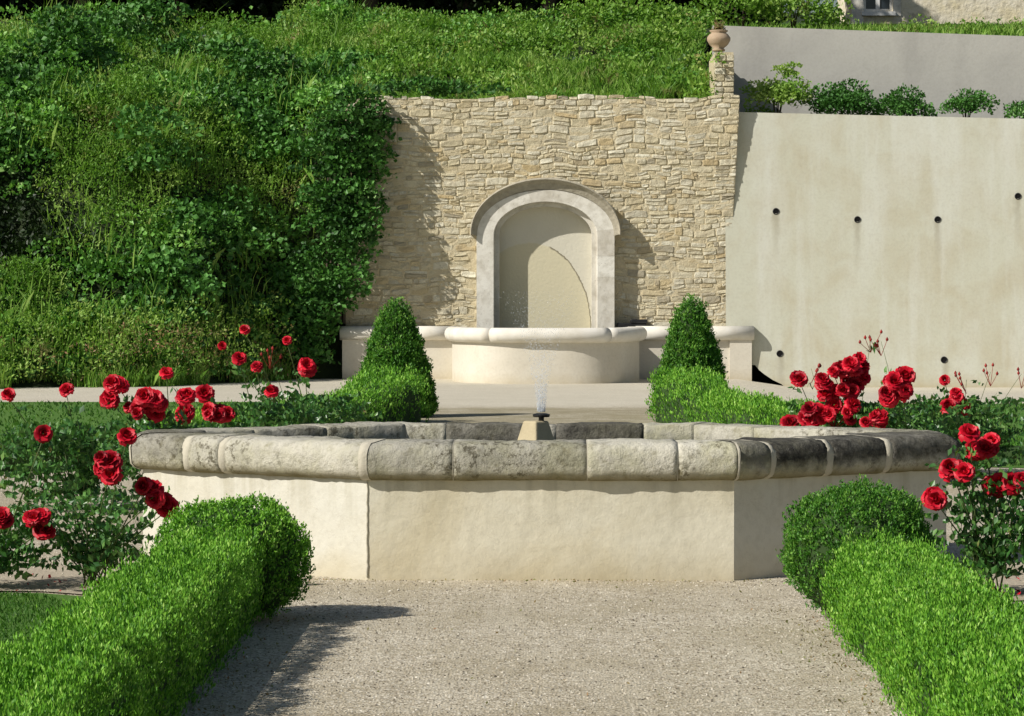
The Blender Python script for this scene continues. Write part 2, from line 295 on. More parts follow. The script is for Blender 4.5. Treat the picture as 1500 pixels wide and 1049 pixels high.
def blob(px, Y, base, rx, rz, count, label, cat, group=None, name='box_ball', cone=0, lsize=.016, mat='box_dark_leaf', X=None):
    X = (px-CX)/F*Y if X is None else X; root = empty(name, (X, Y, base), label, cat, group); count = count//5
    u = RNG.uniform(0, 1, count); a = RNG.uniform(0, 2*math.pi, count)
    def rad(u):
        if cone: return rx*np.clip((1-u), 0, 1)**.50*np.clip(u*7+.72, 0, 1)
        return rx*np.sqrt(np.clip(1-(2*u-1)**2, 0, 1))**.85
    if cone: u = 1-np.sqrt(RNG.uniform(0, 1, count))*.999
    if cone: u = np.clip(u, 0, 1)
    r = rad(u); P = np.stack([X+r*np.cos(a), Y+r*np.sin(a), base+u*rz], 1)
    nz = np.full(count, .35) if cone else (2*u-1)*1.2
    N = unit(np.stack([np.cos(a), np.sin(a), nz], 1))
    P = P+N*((noisev(P, 6)*.05+noisev(P, 18, 3)*.035)[:, None]+RNG.uniform(-.04, .012, count)[:, None]); P[:, 2] = np.maximum(P[:, 2], base+.005)
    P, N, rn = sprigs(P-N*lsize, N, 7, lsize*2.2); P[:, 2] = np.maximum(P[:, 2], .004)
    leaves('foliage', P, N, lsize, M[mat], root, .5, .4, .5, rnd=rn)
    m = MB(); us = [i/12 for i in range(13)]; m.lathe([(float(rad(np.array([q]))[0])*.86+.002, q*rz*.96) for q in us], (X, Y, base), 16); m.build('branches', M['litter'], root, True)
    return root

# ================================================================= GROUND
def gz(x, y):
    sx = min(1, max(0, (x-3.75)/.5)); sy = min(1, max(0, (y-43)/7)); return -.15*sx*sy
xs = [-300, -80, -30, -15]+[i*.5 for i in range(-20, 31)]+[20, 30, 80, 300]; ys = [-60, -10, 0, 5]+[i*1.0 for i in range(8, 53)]+[52.9]
m = MB(); m.grid([[(x, y, gz(x, y)) for x in xs] for y in ys]); g = m.build('ground', M['gravel'], smooth=True); tag(g, kind='structure')
def sheet(name, pts, z, mat):
    m = MB(); m.add([(x, y, z) for x, y in pts], [tuple(range(len(pts)))]); o = m.build(name, M[mat]); tag(o, kind='structure'); return o
def ring(cx, cy, rx, ry, a0, a1, n=24): return [(cx+rx*math.cos(R(a0+(a1-a0)*i/n)), cy+ry*math.sin(R(a0+(a1-a0)*i/n))) for i in range(n+1)]
# lawns: two near the camera, two beyond the gravel ring
sheet('near_lawn', [(-1.62, 4), (-1.62, 13.2), (-1.9, 14.3), (-2.6, 14.75), (-9, 15.2), (-9, 4)], .004, 'lawn')
sheet('near_lawn', [(1.66, 4), (9, 4), (9, 15.2), (2.6, 14.4), (2.0, 14.0), (1.66, 13.2)], .004, 'lawn')
sheet('far_lawn', [(-1.9, 33.5), (-3.0, 28.5), (-3.6, 26), (-5.0, 24.6), (-12, 24), (-12, 40.7), (-2.6, 40.9)], .004, 'lawn')
sheet('far_lawn', [(1.9, 33.5), (2.5, 40.3), (14, 40.2), (14, 25.2), (5.0, 25.2), (3.8, 25.6), (3.0, 27.2)], .004, 'lawn')
sheet('rose_bed', [(-1.9, 14.35), (-2.6, 14.8), (-9, 15.3), (-9, 17.2), (-2.9, 16.6)], .008, 'soil')
sheet('rose_bed', [(1.9, 14.2), (2.6, 14.5), (9, 15.3), (9, 17.2), (2.9, 16.4)], .008, 'soil')
# loose pebbles near the viewer
n_ = 22000; P = np.stack([RNG.uniform(-1.35, 1.35, n_), 9.5+6.3*RNG.uniform(0, 1, n_)**1.3, np.zeros(n_)], 1)
n2 = 3500; P = np.concatenate([P, np.stack([RNG.uniform(1.4, 4, n2)*RNG.choice([-1, 1], n2), RNG.uniform(14.6, 18, n2), np.full(n2, .008)], 1)])
k_ = len(P); sz = (.0022+.0045*RNG.uniform(0, 1, k_)**3)[:, None]
ang = RNG.uniform(0, 6.28, k_); ex = np.stack([np.cos(ang), np.sin(ang), RNG.normal(0, .2, k_)], 1)*sz*RNG.uniform(.8, 1.5, (k_, 1)); ey = np.stack([-np.sin(ang), np.cos(ang), RNG.normal(0, .2, k_)], 1)*sz; ez = np.array([[0, 0, 1.]])*sz*.9
V = np.stack([P-ex-ey*.4, P-ey+ex*.3, P+ex+ey*.2, P+ey-ex*.2, P+ez-ex*.3-ey*.2, P+ez*.9+ex*.3+ey*.1], 1).reshape(-1, 3)
q = np.array([[0, 1, 5, 4], [1, 2, 5, 5], [2, 3, 5, 5], [3, 0, 4, 5]]); fs = np.array([[0, 1, 4], [1, 5, 4], [1, 2, 5], [2, 3, 5], [3, 4, 5], [3, 0, 4]])
Fc = (fs[None]+np.arange(k_)[:, None, None]*6).reshape(-1, 3)
o = npmesh('loose_gravel', V, Fc, M['pebble'], None, {'rnd': np.repeat(RNG.uniform(0, 1, k_), 6)}); tag(o, 'pale loose gravel scattered over the path', 'gravel', kind='stuff')
nf = 420; sx = RNG.choice([-1, 1], nf); P = np.stack([sx*(1.31-np.abs(RNG.normal(0, .12, nf))), RNG.uniform(9.5, 14, nf), RNG.uniform(.006, .014, nf)], 1)
P = np.concatenate([P, np.stack([RNG.uniform(-1.3, 1.3, 90), RNG.uniform(10, 15.4, 90), np.full(90, .01)], 1), np.stack([RNG.uniform(-1.3, 1.3, 120), 15.42-np.abs(RNG.normal(0, .06, 120)), np.full(120, .01)], 1)])
PP = np.stack([RNG.uniform(1.7, 3.2, 90)*RNG.choice([-1, 1], 90), RNG.uniform(14.6, 15.6, 90), np.full(90, .02)], 1); o = leaves('fallen_petals', PP, np.tile([0, 0, 1.], (90, 1)), .028, M['petal'], None, .8, -.6, .6); tag(o, 'red petals fallen on the ground under the near roses', 'petals', kind='stuff')
o = leaves('fallen_leaves', P, np.tile([0, 0, 1.], (len(P), 1))+RNG.normal(0, .3, (len(P), 3)), .016, M['weed_red'], None, .5, -.6, 1.0); tag(o, 'dry fallen box leaves scattered on the gravel', 'fallen leaves', kind='stuff')
# grass blades of the near lawns
pts = []
for sx, n_ in ((-1, 26000), (1, 9000)):
    x = RNG.uniform(1.68, 3.6, n_); y = RNG.uniform(9.0, 14.7, n_)
    lim = 13.2+np.clip((x-1.62)*1.45, 0, 1.45); keep = y < lim; pts.append(np.stack([sx*x[keep], y[keep], np.zeros(keep.sum())], 1))
P = np.concatenate(pts); o = blades('lawn_grass', P, .035, .006, M['lawn_blade'], lean=.5); tag(o, 'short mown grass growing beside the box hedges', 'grass', kind='stuff')
P = np.stack([RNG.uniform(-9, -2.6, 9000), RNG.uniform(25.5, 40.5, 9000), np.zeros(9000)], 1); P2 = P.copy(); P2[:, 0] = -P2[:, 0]+.6
o = blades('lawn_grass', np.concatenate([P, P2]), .05, .02, M['lawn_blade'], lean=.6); tag(o, 'mown grass of the far lawns behind the roses', 'grass', kind='stuff')

# ================================================================= POOL (elongated octagon)
X0, Y1 = .035, 15.46
OCT = [(-.99, 0), (.99, 0), (2.27, .97), (2.27, 1.42), (.99, 2.39), (-.99, 2.39), (-2.34, 1.42), (-2.34, .97)]
OCT = [Vector((X0+x, Y1+y)) for x, y in OCT]; NV = 8
def offs(poly, d):
    out = []
    n = len(poly)
    for i in range(n):
        p0, p, p1 = poly[i-1], poly[i], poly[(i+1) % n]; e0 = (p-p0).normalized(); e1 = (p1-p).normalized()
        n0 = Vector((e0.y, -e0.x)); n1 = Vector((e1.y, -e1.x)); b = (n0+n1).normalized(); out.append(p+b*d/max(.3, b.dot(n0)))
    return out
pool = empty('fountain_pool', (X0, Y1+1.2, 0), 'long eight-sided fountain pool with cream rendered walls and weathered rounded stone rim', 'pool')
inn = offs(OCT, -.29)
for i in range(NV):
    a, b = OCT[i], OCT[(i+1) % NV]; c, d = inn[i], inn[(i+1) % NV]
    m = MB(); L = (b-a).length; k = max(2, int(L/.12)); rows = []
    for j in range(9):
        z = -.05+(.56+.05)*j/8; row = []
        for q_ in range(k+1):
            p = a.lerp(b, q_/k); e = (b-a).normalized(); nn = Vector((e.y, -e.x)); dd = fn((p.x, p.y, z), 3.1)*.008*(0 < q_ < k)
            row.append((p.x+nn.x*dd, p.y+nn.y*dd, z))
        rows.append(row)
    m.grid(rows); o = m.build('wall_panel', M['pool_render' if i in (0, 4) else 'clean_render'], pool, True)
    m = MB(); m.grid([[(c.x, c.y, .02), (d.x, d.y, .02)], [(c.x, c.y, .6), (d.x, d.y, .6)]]); m.build('inner_wall', M['basin_inner'], pool)
m = MB(); m.add([(p.x, p.y, .585) for p in inn], [tuple(range(8))])
wm = MB(); wm.add([(p.x, p.y, .52) for p in offs(OCT, -.28)], [tuple(range(8))]); wm.build('water', M['water'], pool)
# coping blocks; profile = (outward offset, z)
def prof_round(r, zc, inner, out=.0, n=9):
    pr = [(-.0-.06, zc-r)]
    for i in range(n+1):
        c_, s_ = math.cos(R(-90+180*i/n)), math.sin(R(-90+180*i/n)); pr.append((out+r*abs(c_)**.8, zc+r*math.copysign(abs(s_)**.72, s_)))
    pr += [(-inner*.6, zc+r+.002), (-inner+.012, zc+r), (-inner, zc+r-.012), (-inner, zc-r)]
    return pr
def coping(name, poly, i, t0, t1, prof, mat, parent, tone, wear, joint=0, seed=0, n=None, smooth=True, off=0.0):
    """block on edge i of poly between t0 and t1; mitred where it meets a corner"""
    nP = len(poly); a, b = poly[i], poly[(i+1) % nP]; e = (b-a).normalized(); nn = Vector((e.y, -e.x)); L = (b-a).length
    am = offs(poly, 1.0); ma, mb_ = am[i]-a, am[(i+1) % nP]-b; k = n or max(3, int(L*(t1-t0)/.03)); rows = []
    for q_ in range(k+1):
        t = t0+(t1-t0)*q_/k; end = (q_ == 0 or q_ == k); row = []
        for (o_, z) in prof:
            pa = a+ma*o_ if t0 <= 0 else a+nn*o_+e*0; pb = b+mb_*o_ if t1 >= 1 else b+nn*o_
            p = pa.lerp(pb, t) if (t0 <= 0 or t1 >= 1) else (a+nn*o_).lerp(b+nn*o_, t)
            if t0 <= 0 and t1 < 1: # keep far end square
                far = (a+nn*o_).lerp(b+nn*o_, t1); p = (a+ma*o_).lerp(far, q_/k)
            if t1 >= 1 and t0 > 0: near = (a+nn*o_).lerp(b+nn*o_, t0); p = near.lerp(b+mb_*o_, q_/k)
            w_ = fn((p.x, p.y, z), 6, seed)*wear+fn((p.x, p.y, z), 23, seed)*wear*.6+fn((p.x, p.y, z), 47, seed)*wear*.35+off
            sh = (.0025 if (q_ == 0 and t0 > 0) or (q_ == k and t1 < 1) else 0)
            cx_ = -.12; oo = (w_-sh)
            p2 = p+nn*(oo if o_ > cx_ else -oo*.5)
            row.append((p2.x, p2.y, z+(oo if z > .5*(prof[0][1]+prof[-2][1]) else -oo*.3)))
        rows.append(row)
    m = MB(); m.grid(rows, True, tone); k_ = len(prof); nb = len(m.v)
    m.f.append(tuple(range(k_-1, -1, -1))); m.a.append(tone); m.f.append(tuple(range(nb-k_, nb))); m.a.append(tone)
    o = m.build(name, mat, parent, smooth)
    return o
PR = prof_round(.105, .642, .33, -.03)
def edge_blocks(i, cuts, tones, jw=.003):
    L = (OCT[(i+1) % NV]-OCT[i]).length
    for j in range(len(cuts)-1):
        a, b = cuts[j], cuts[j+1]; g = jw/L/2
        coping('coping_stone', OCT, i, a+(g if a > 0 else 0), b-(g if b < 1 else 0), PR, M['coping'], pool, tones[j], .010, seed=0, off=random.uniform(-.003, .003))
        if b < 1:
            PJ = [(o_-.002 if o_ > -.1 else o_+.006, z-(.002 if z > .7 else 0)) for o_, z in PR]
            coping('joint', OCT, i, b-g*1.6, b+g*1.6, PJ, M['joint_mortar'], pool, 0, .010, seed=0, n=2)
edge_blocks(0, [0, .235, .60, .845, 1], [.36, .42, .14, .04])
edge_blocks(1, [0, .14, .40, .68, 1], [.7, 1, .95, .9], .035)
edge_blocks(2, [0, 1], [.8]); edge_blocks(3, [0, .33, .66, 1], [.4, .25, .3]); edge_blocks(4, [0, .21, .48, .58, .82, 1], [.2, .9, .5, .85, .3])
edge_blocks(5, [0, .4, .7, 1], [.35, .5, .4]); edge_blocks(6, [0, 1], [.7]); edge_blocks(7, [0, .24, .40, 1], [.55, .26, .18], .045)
m = MB(); cp = OCT[0]; m.tube([(cp.x+random.uniform(-.003, .003), cp.y-.001, .02+.52*k/26) for k in range(27)], .007, .005, 6); m.build('corner_bead', M['joint_mortar'], pool, True)
for i, w_ in ((0, .045), (1, .012), (7, .02)):           # pale mortar patches at the corners
    p = OCT[i]; e = (OCT[(i+1) % NV]-p).normalized()
    for ii, s0, s1 in ((i, 0, .018),):
        PJ = [(o_+.0015, z+(.001 if z > .7 else 0)) for o_, z in PR[1:12]]
        L = (OCT[(ii+1) % NV]-p).length; m = MB(); am = offs(OCT, 1.0)[i]-p
        pi = i-1; e0 = (p-OCT[pi]).normalized(); n0 = Vector((e0.y, -e0.x)); n1 = Vector((e.y, -e.x)); rows = []
        for q_ in range(5):
            u = (q_-2)/2
            rows.append([])
            for o_, z in PJ:
                if u <= 0: c = (p+am*o_)+e0*(u*w_*.6)
                else: c = (p+am*o_)+e*(u*w_*.6)
                w2 = fn((c.x, c.y, z), 6, 0)*.010+fn((c.x, c.y, z), 23, 0)*.006+fn((c.x, c.y, z), 47, 0)*.0035+.001; bn = (n0+n1).normalized(); rows[-1].append((c.x+bn.x*w2, c.y+bn.y*w2, z+(w2 if z > .642 else -.3*w2)))
        m.grid(rows); m.build('corner_mortar', M['joint_mortar'], pool, True)
# centre pedestal and nozzle
PX = at(785, 640, Y1+1.2).x; PY = Y1+1.2
ped = empty('fountain_pedestal', (PX, PY, .02), 'small yellowish tapered stone pedestal holding the nozzle in the middle of the pool', 'pedestal')
m = MB(); m.lathe([(.0, 0), (.17, 0), (.16, .2), (.13, .62), (.085, .76), (.075, .79), (0, .79)], (PX, PY, .02), 4, .3); o = m.build('stone_block', M['pedestal'], ped, bevel=.01)
NX = at(793, 610, PY).x
m = MB(); m.lathe([(0, 0), (.016, 0), (.016, .03), (0, .03)], (NX, PY, .80), 12); m.lathe([(0, 0), (.046, 0), (.05, .008), (.05, .016), (.03, .022), (0, .022)], (NX, PY, .832), 16); m.build('nozzle', M['black_metal'], ped)
# water spray: droplets and fine threads
V = []; Fs = []; oct_f = np.array([[0, 2, 4], [2, 1, 4], [1, 3, 4], [3, 0, 4], [2, 0, 5], [1, 2, 5], [3, 1, 5], [0, 3, 5]])
nd = 3000; h_ = RNG.uniform(0, 1, nd)**1.7; rr = .024+.05*h_+.20*h_**2; a_ = RNG.uniform(0, 6.28, nd); rad_ = rr*np.sqrt(RNG.uniform(0, 1, nd))
C = np.stack([NX+rad_*np.cos(a_), PY+rad_*np.sin(a_),   .865+.70*h_], 1); s_ = RNG.uniform(.0010, .0028, nd)[:, None]; st = (1+3*(1-h_)*RNG.uniform(0, 1, nd))[:, None]*s_
dirs = [np.array([1, 0, 0]), np.array([-1, 0, 0]), np.array([0, 1, 0]), np.array([0, -1, 0])]
V = np.stack([C+d*s_ for d in dirs]+[C+np.array([0, 0, 1])*st, C-np.array([0, 0, 1])*st], 1).reshape(-1, 3)
Fc = (oct_f[None]+np.arange(nd)[:, None, None]*6).reshape(-1, 3)
o = npmesh('water_jet', V, Fc, M['spray'], None, None, True); tag(o, 'faint white spray of water rising from the black nozzle', 'water jet')

# ================================================================= HEDGES, BALLS, CONES
G = 'low clipped box hedges'
hedge([(-1.55, 6.0), (-1.54, 10), (-1.53, 13.6)], .41, .40, 150000, 'long bright green box hedge running to the bottom left corner of the picture', 'hedge', G, caps=(False, True))
hedge([(1.55, 6.0), (1.54, 10), (1.56, 13.4)], .46, .385, 150000, 'long bright green box hedge running to the bottom right corner of the picture', 'hedge', G, caps=(False, True))
GB = 'rounded box bushes ending the near hedges'
blob(0, 13.6, 0, .365, .575, 26000, 'rounded box bush at the end of the near left hedge', 'bush', GB, X=-1.48, mat='box_leaf')
blob(0, 13.75, 0, .36, .62, 26000, 'darker rounded box bush at the end of the near right hedge', 'bush', GB, X=1.51)
hedge([(-1.75, 34.9), (-2.05, 33.4), (-2.5, 31), (-3.1, 28.4), (-3.7, 26.6)], (.95, .8, .5), (.66, .60, .36), 26000, 'curved box hedge running left from the left clipped cone', 'hedge', G, lsize=.036)
hedge([(1.62, 35.0), (1.85, 33.6), (2.3, 31), (2.9, 28.4), (3.5, 26.6)], (.95, .8, .5), (.66, .62, .38), 26000, 'curved box hedge running right from the right clipped cone', 'hedge', G, lsize=.036)
GC = 'clipped box cones'
blob(580, 36.0, 0, .52, 1.50, 34000, 'tall clipped box cone in front of the left end of the wall basin', 'topiary', GC, 'box_cone', 1, .034)
blob(1013, 36.2, 0, .49, 1.52, 34000, 'tall clipped box cone in front of the right end of the wall basin', 'topiary', GC, 'box_cone', 1, .034)
hedge([(-4.0, 25.4), (-6, 24.4), (-9.5, 23.8)], .5, .30, 8000, 'low dark box hedge edging the far left lawn behind roses', 'hedge', G, mat='box_dark_leaf', lsize=.03)
hedge([(4.0, 26.2), (5.2, 25.6), (9.5, 25.2)], .5, .22, 8000, 'low dark box hedge edging the far right lawn behind roses', 'hedge', G, mat='box_dark_leaf', lsize=.03)

# ================================================================= ROSES
def bloom_mesh(m, c, r, up):
    up = Vector(up).normalized(); u = up.orthogonal().normalized(); w = up.cross(u); c = Vector(c)
    tb_ = random.uniform(-.15, .35)
    for ring_, (n_, open_, ln) in enumerate(((5, .2, .6), (6, .5, .82), (7, .85, .98), (8, 1.2, 1.02), (8, 1.55, .98))):
        for j in range(n_):
            a = 2*math.pi*(j+random.uniform(-.2, .2)+ring_*.37)/n_; d = (u*math.cos(a)+w*math.sin(a)); s = up.cross(d)
            tone = min(1, max(0, tb_+random.uniform(0, 1)*.5+.06*ring_)); rows = []
            op = open_+random.uniform(-.3, .3)
            for q_ in range(4):
                t = q_/3; th = op*(.35+.75*t); ww = (.3, .66, .8, .56)[q_]*r*ln*(.9+.25*random.random())
                base = c+(d*math.sin(th)+up*math.cos(th))*(t*r*ln)+d*.1*r-up*r*.35
                cup = -d*.22*r*math.sin(math.pi*t)
                rows.append([base-s*ww*.55-cup*.0+up*r*.13*random.uniform(-1, 1), base-cup+up*r*.05*random.uniform(-1, 1), base+s*ww*.55+up*r*.13*random.uniform(-1, 1)])
            m.grid(rows, a=tone)
def rose(name, X, Y, label, blooms, group, hfol, wid, nleaf=900, lsz=.05, sub=None, buds=(), z0=0, dy=.25, nst=9):
    wid *= 1.12; hfol *= 1.08
    root = empty('rose_bush', (X, Y, z0), label, 'rose bush', group); st = MB(); tips = []; LP = []; LN = []
    def stem(tip, r=.006, leafy=1.0):
        b = Vector((X+random.uniform(-.07, .07), Y+random.uniform(-.07, .07), z0)); tip = Vector(tip)
        mid = b.lerp(tip, .45)+Vector((random.uniform(-.05, .05), random.uniform(-.05, .05), .08)); pts = []
        for i in range(7):
            t = i/6; pts.append(b*(1-t)**2+mid*2*t*(1-t)+tip*t*t)
        st.tube(pts, r, r*.45, 5, .5)
        nl = int(14*leafy)
        for q_ in range(nl):
            t = random.uniform(.2, .93); p = b*(1-t)**2+mid*2*t*(1-t)+tip*t*t; dd = Vector((random.gauss(0, 1), random.gauss(0, 1), random.uniform(-.1, .6))).normalized()
            for k in range(5):
                f = .03+.022*k; o_ = dd.cross(Vector((0, 0, 1))).normalized()*(.022*(k % 2*2-1))
                LP.append(p+dd*f+o_); LN.append(dd*.4+Vector((0, 0, .8)))
    for (px, py, rp) in blooms:
        Yb = Y-wid*.75+random.uniform(-dy, dy)*.6; c = at(px, py, Yb); rm = rp/F*Yb
        stem(c-Vector((0, 0, rm*.5)), leafy=.8)
        ns = 1 if rm < .055 else (4 if rm < .085 else (7 if rm < .13 else 12))
        m = MB()
        for q_ in range(ns):
            rr = rm if ns == 1 else random.uniform(.034, .056)*(1.3 if Y > 20 else 1); th = random.uniform(0, 6.28); k = 0 if ns == 1 else (rm-rr*.6)*random.uniform(.55, 1.05)
            off = Vector((math.cos(2*math.pi*q_/ns+th)*k*(.9 if q_ else 0), random.uniform(-.5, .3)*k-.01*q_, math.sin(2*math.pi*q_/ns+th)*k*.8*(1 if q_ else 0)))
            if ns > 1: m.tube([c+off-Vector((0, 0, rr*.3)), c-Vector((0, .0, rm*.9))], .003, .003, 4, 0)
            bloom_mesh(m, c+off, rr*random.uniform(.9, 1.1), Vector((random.uniform(-.5, .4), -1.0, random.uniform(.3, 1.3)))+off*6)
        m.build('bloom', M['petal'], root, True)
    for (px, py) in buds:
        bm_ = MB(); c = at(px, py, Y+random.uniform(-dy, dy)); stem(c, .004, .35); n_ = 5
        for q_ in range(n_):
            t = c+Vector((random.uniform(-.10, .10), random.uniform(-.08, .08), random.uniform(-.05, .06))); bm_.tube([c-Vector((0, 0, .12)), t.lerp(c, .3)-Vector((0, 0, .04)), t], .0025, .002, 4, .5)
            bm_.lathe([(.0, -.014), (.011, -.004), (.012, .006), (.0, .026)], t, 6, random.random())
        bm_.build('bud_cluster', M['bud_red'], root, True)
    for q_ in range(nst):
        a = random.uniform(0, 6.28); rr = wid*random.uniform(.3, 1)
        stem((X+rr*math.cos(a), Y+rr*math.sin(a), z0+hfol*random.uniform(.55, 1.05)), .005, 1.2)
    while len(LP) < nleaf*2.1:
        a = random.uniform(0, 6.28); rr = wid*random.random()**.5; zz_ = random.uniform(.12, 1.0); p = Vector((X+rr*math.cos(a)*(.5+.6*math.sin(math.pi*min(zz_, .8))), Y+rr*math.sin(a)*.8, z0+hfol*zz_))
        if fn(p, 6, 3) < -.12: continue
        dd = Vector((random.gauss(0, 1), random.gauss(0, 1), .2)).normalized()
        for k in range(5): LP.append(p+dd*(.018*k)+dd.cross(Vector((0, 0, 1))).normalized()*(.02*(k % 2*2-1))); LN.append(Vector((random.gauss(0, .5), random.gauss(0, .5)-.2, .8)))
    st.build('stems', M['stem_green'], root, True)
    leaves('foliage', [tuple(p) for p in LP], [tuple(p) for p in LN], lsz, M['rose_leaf'], root, .62, .0, .45, fold=.2)
    return root
GR = 'red rose bushes around the pool'
rose('r', -2.38, 15.1, 'red rose bush with leafy base just left of the near left hedge end', [(160, 683, 27), (185, 638, 15), (228, 722, 20), (240, 742, 20), (208, 712, 14)], GR, .44, .40, 900, .042)
rose('r', -2.98, 15.0, 'red rose bush cut by the left picture edge beside the near lawn', [(58, 766, 26), (2, 760, 18), (62, 635, 13)], GR, .38, .33, 700, .042, buds=())
rose('r', -3.35, 20.5, 'leafy red rose bush at far left beyond the gravel ring', [(10, 577, 11), (95, 570, 10)], GR, .56, .55, 1500, .055)
rose('r', -2.65, 21.2, 'red rose bush with many flowers above the left end of the pool', [(172, 560, 16), (162, 583, 13), (218, 590, 30), (188, 595, 10), (243, 545, 9), (270, 578, 12), (270, 604, 12)], GR, .52, .5, 1300, .055)
rose('r', -2.25, 23.0, 'red rose bush behind the pool with a big flower low on its right', [(300, 577, 12), (320, 600, 23), (397, 572, 10), (350, 524, 10), (375, 536, 9)], GR, .60, .5, 1400, .055)
rose('r', -1.95, 24.5, 'tall red rose bush with a single high flower near the left pier', [(445, 535, 16), (420, 498, 7), (358, 482, 7), (325, 506, 6)], GR, .62, .5, 1300, .055, buds=[(395, 520)])
rose('r', 2.52, 24.0, 'red rose bush with the largest flower cluster behind the pool on the right', [(1238, 556, 38), (1255, 535, 20), (1222, 592, 40), (1192, 606, 22), (1170, 552, 10), (1158, 617, 10), (1205, 560, 15)], GR, .58, .5, 1300, .055, buds=[(1275, 495), (1188, 540)])
rose('r', 2.98, 23.5, 'red rose bush with one round cluster right of the largest cluster', [(1306, 568, 28), (1320, 552, 17), (1287, 612, 14), (1268, 618, 9)], GR, .58, .5, 1200, .055, buds=[(1290, 500)])
rose('r', 3.6, 24.6, 'slender rose bush with red cluster and tall bud stems before the lawn on the right', [(1405, 586, 22), (1383, 556, 7), (1390, 592, 10)], GR, .60, .55, 1300, .055, buds=[(1450, 545), (1415, 556), (1495, 548)])
rose('r', 2.28, 14.7, 'tall red rose bush with stacked clusters beside the near right hedge end', [(1420, 632, 16), (1447, 650, 16), (1425, 655, 18), (1395, 686, 19), (1412, 690, 14), (1370, 725, 20), (1460, 710, 18), (1485, 706, 15)], GR, .62, .32, 800, .042)
rose('r', 2.62, 14.5, 'low leafy rose bush at right picture edge below red clusters', [(1497, 700, 12)], GR, .50, .34, 700, .042)

# ================================================================= BACK: TROUGH, STONE WALL, NICHE
BY, ZR = 52.0, .96
tr = empty('wall_basin', (0, 51, 0), 'pale stone wall basin with bowed front and thick rounded rim below the arched niche', 'basin')
def bow(a, b, n=28, e=3.2):
    pts = []
    for i in range(n+1):
        th = math.pi*i/n; cx_, sy_ = -math.cos(th), math.sin(th)
        pts.append(Vector((.03+a*math.copysign(abs(cx_)**(2/e), cx_), BY-b*abs(sy_)**(2/e))))
    return pts
def strip(pts, zs, mat, name, parent, d=0):
    m = MB(); m.grid([[(p.x, p.y, z) for p in pts] for z in zs]); return m.build(name, mat, parent, True)
strip(bow(1.68, 2.8), [-.05, .3, .72], M['trough_render'], 'bowed_wall', tr)
for a, b, c in ((-3.66, -1.60, -.05), (1.66, 3.76, -.2)): m = MB(); m.box(a, b, BY, BY+.3, c, .72); m.build('side_wall', M['trough_render'], tr)
m = MB(); m.box(-3.66, -3.05, BY-.06, BY-.001, -.05, .72); m.build('pier', M['trough_render'], tr)
m = MB(); m.box(3.36, 3.76, BY-.06, BY-.001, -.2, .72); m.build('pier', M['trough_render'], tr)
def roll(pts, name, r=.128, zc=.832, closed_ends=True):
    m = MB(); rows = []; n = len(pts)
    for i, p in enumerate(pts):
        d = (pts[min(i+1, n-1)]-pts[max(i-1, 0)]).normalized(); nn = Vector((d.y, -d.x)); row = []
        for (o_, z) in [(-.12, zc-r)]+[(r*.95*math.cos(R(-90+180*k/8)), zc+r*math.sin(R(-90+180*k/8))) for k in range(9)]+[(-.22, zc+r-.003), (-.24, zc+r-.02), (-.24, zc-r)]:
            row.append((p.x+nn.x*o_, p.y+nn.y*o_, z))
        rows.append(row)
    m.grid(rows, True); k = 13; nb = len(m.v); m.f.append(tuple(range(k-1, -1, -1))); m.f.append(tuple(range(nb-k, nb))); m.a += [0, 0]
    return m.build(name, M['trough_cap'], tr, True)
bp = bow(1.70, 2.82, 32)
for a, b in ((1, 12), (12, 21), (21, 31)): 
    seg = bp[a:b+1]; roll(seg, 'rim_stone')
for a, b in ((-3.70, -2.55), (-2.54, -1.60), (1.66, 2.6), (2.61, 3.80)): roll([Vector((a, BY-.03)), Vector((b, BY-.03))], 'rim_stone')
m = MB(); m.add([(p.x, p.y, .74) for p in bow(1.5, 2.62)], [tuple(range(29))]); m.build('water', M['water'], tr)

WY, ZT = 52.3, 5.12; NXC = at(799, 0, WY).x; SPR = 2.61
OA, OB = 1.25, .82
def xr(z): return 3.30+.052*z
def excluded(x, z, pad=0):
    dx = abs(x-NXC)/(OA+pad)
    if dx >= 1: return False
    return z < SPR+(OB+pad)*math.sqrt(1-dx*dx)
sw = empty('rubble_wall', (0, WY, 0), 'tall honey coloured rubble stone wall around the arched niche', 'wall')
m = MB(); z = .5; r_ = random.Random(3)
GRD = (-1, -.86, 0, .86, 1)
def stone(m, x0, x1, z0, z1, y, tone, rr, warp=True, axis=0, x_at=0):
    n = 5; dep = rr.uniform(.0, .024); g = .35; rows = []; tilt = rr.uniform(-.01, .01); cor = [rr.uniform(-.3, .9) for _ in range(4)]
    for i in range(n):
        row = []
        for j in range(n):
            eu, ev = GRD[j], GRD[i]; c = cor[(eu > 0)*1+(ev > 0)*2]
            su = eu*(1-max(c, .1)*.16*ev*ev); sv = ev*(1-max(c, .1)*.30*eu*eu)
            x = (x0+x1)/2+su*(x1-x0)/2; z_ = (z0+z1)/2+sv*(z1-z0)/2
            ed = max(abs(eu), abs(ev)); prot = dep+tilt*ev+rr.uniform(-.010, .010)
            yy_ = y-.018-prot*.8 if ed < .99 else y-.008
            if warp: z_ += .09*fn((x, 0, z_), .9)+.045*fn((x, 3, z_), 2.6)
            row.append((x, yy_, z_) if axis == 0 else (x_at+(y-yy_), x, z_))
        rows.append(row)
    m.grid(rows, a=tone)
def tone_(rr): return min(1, max(0, rr.gauss(.52, .32)))
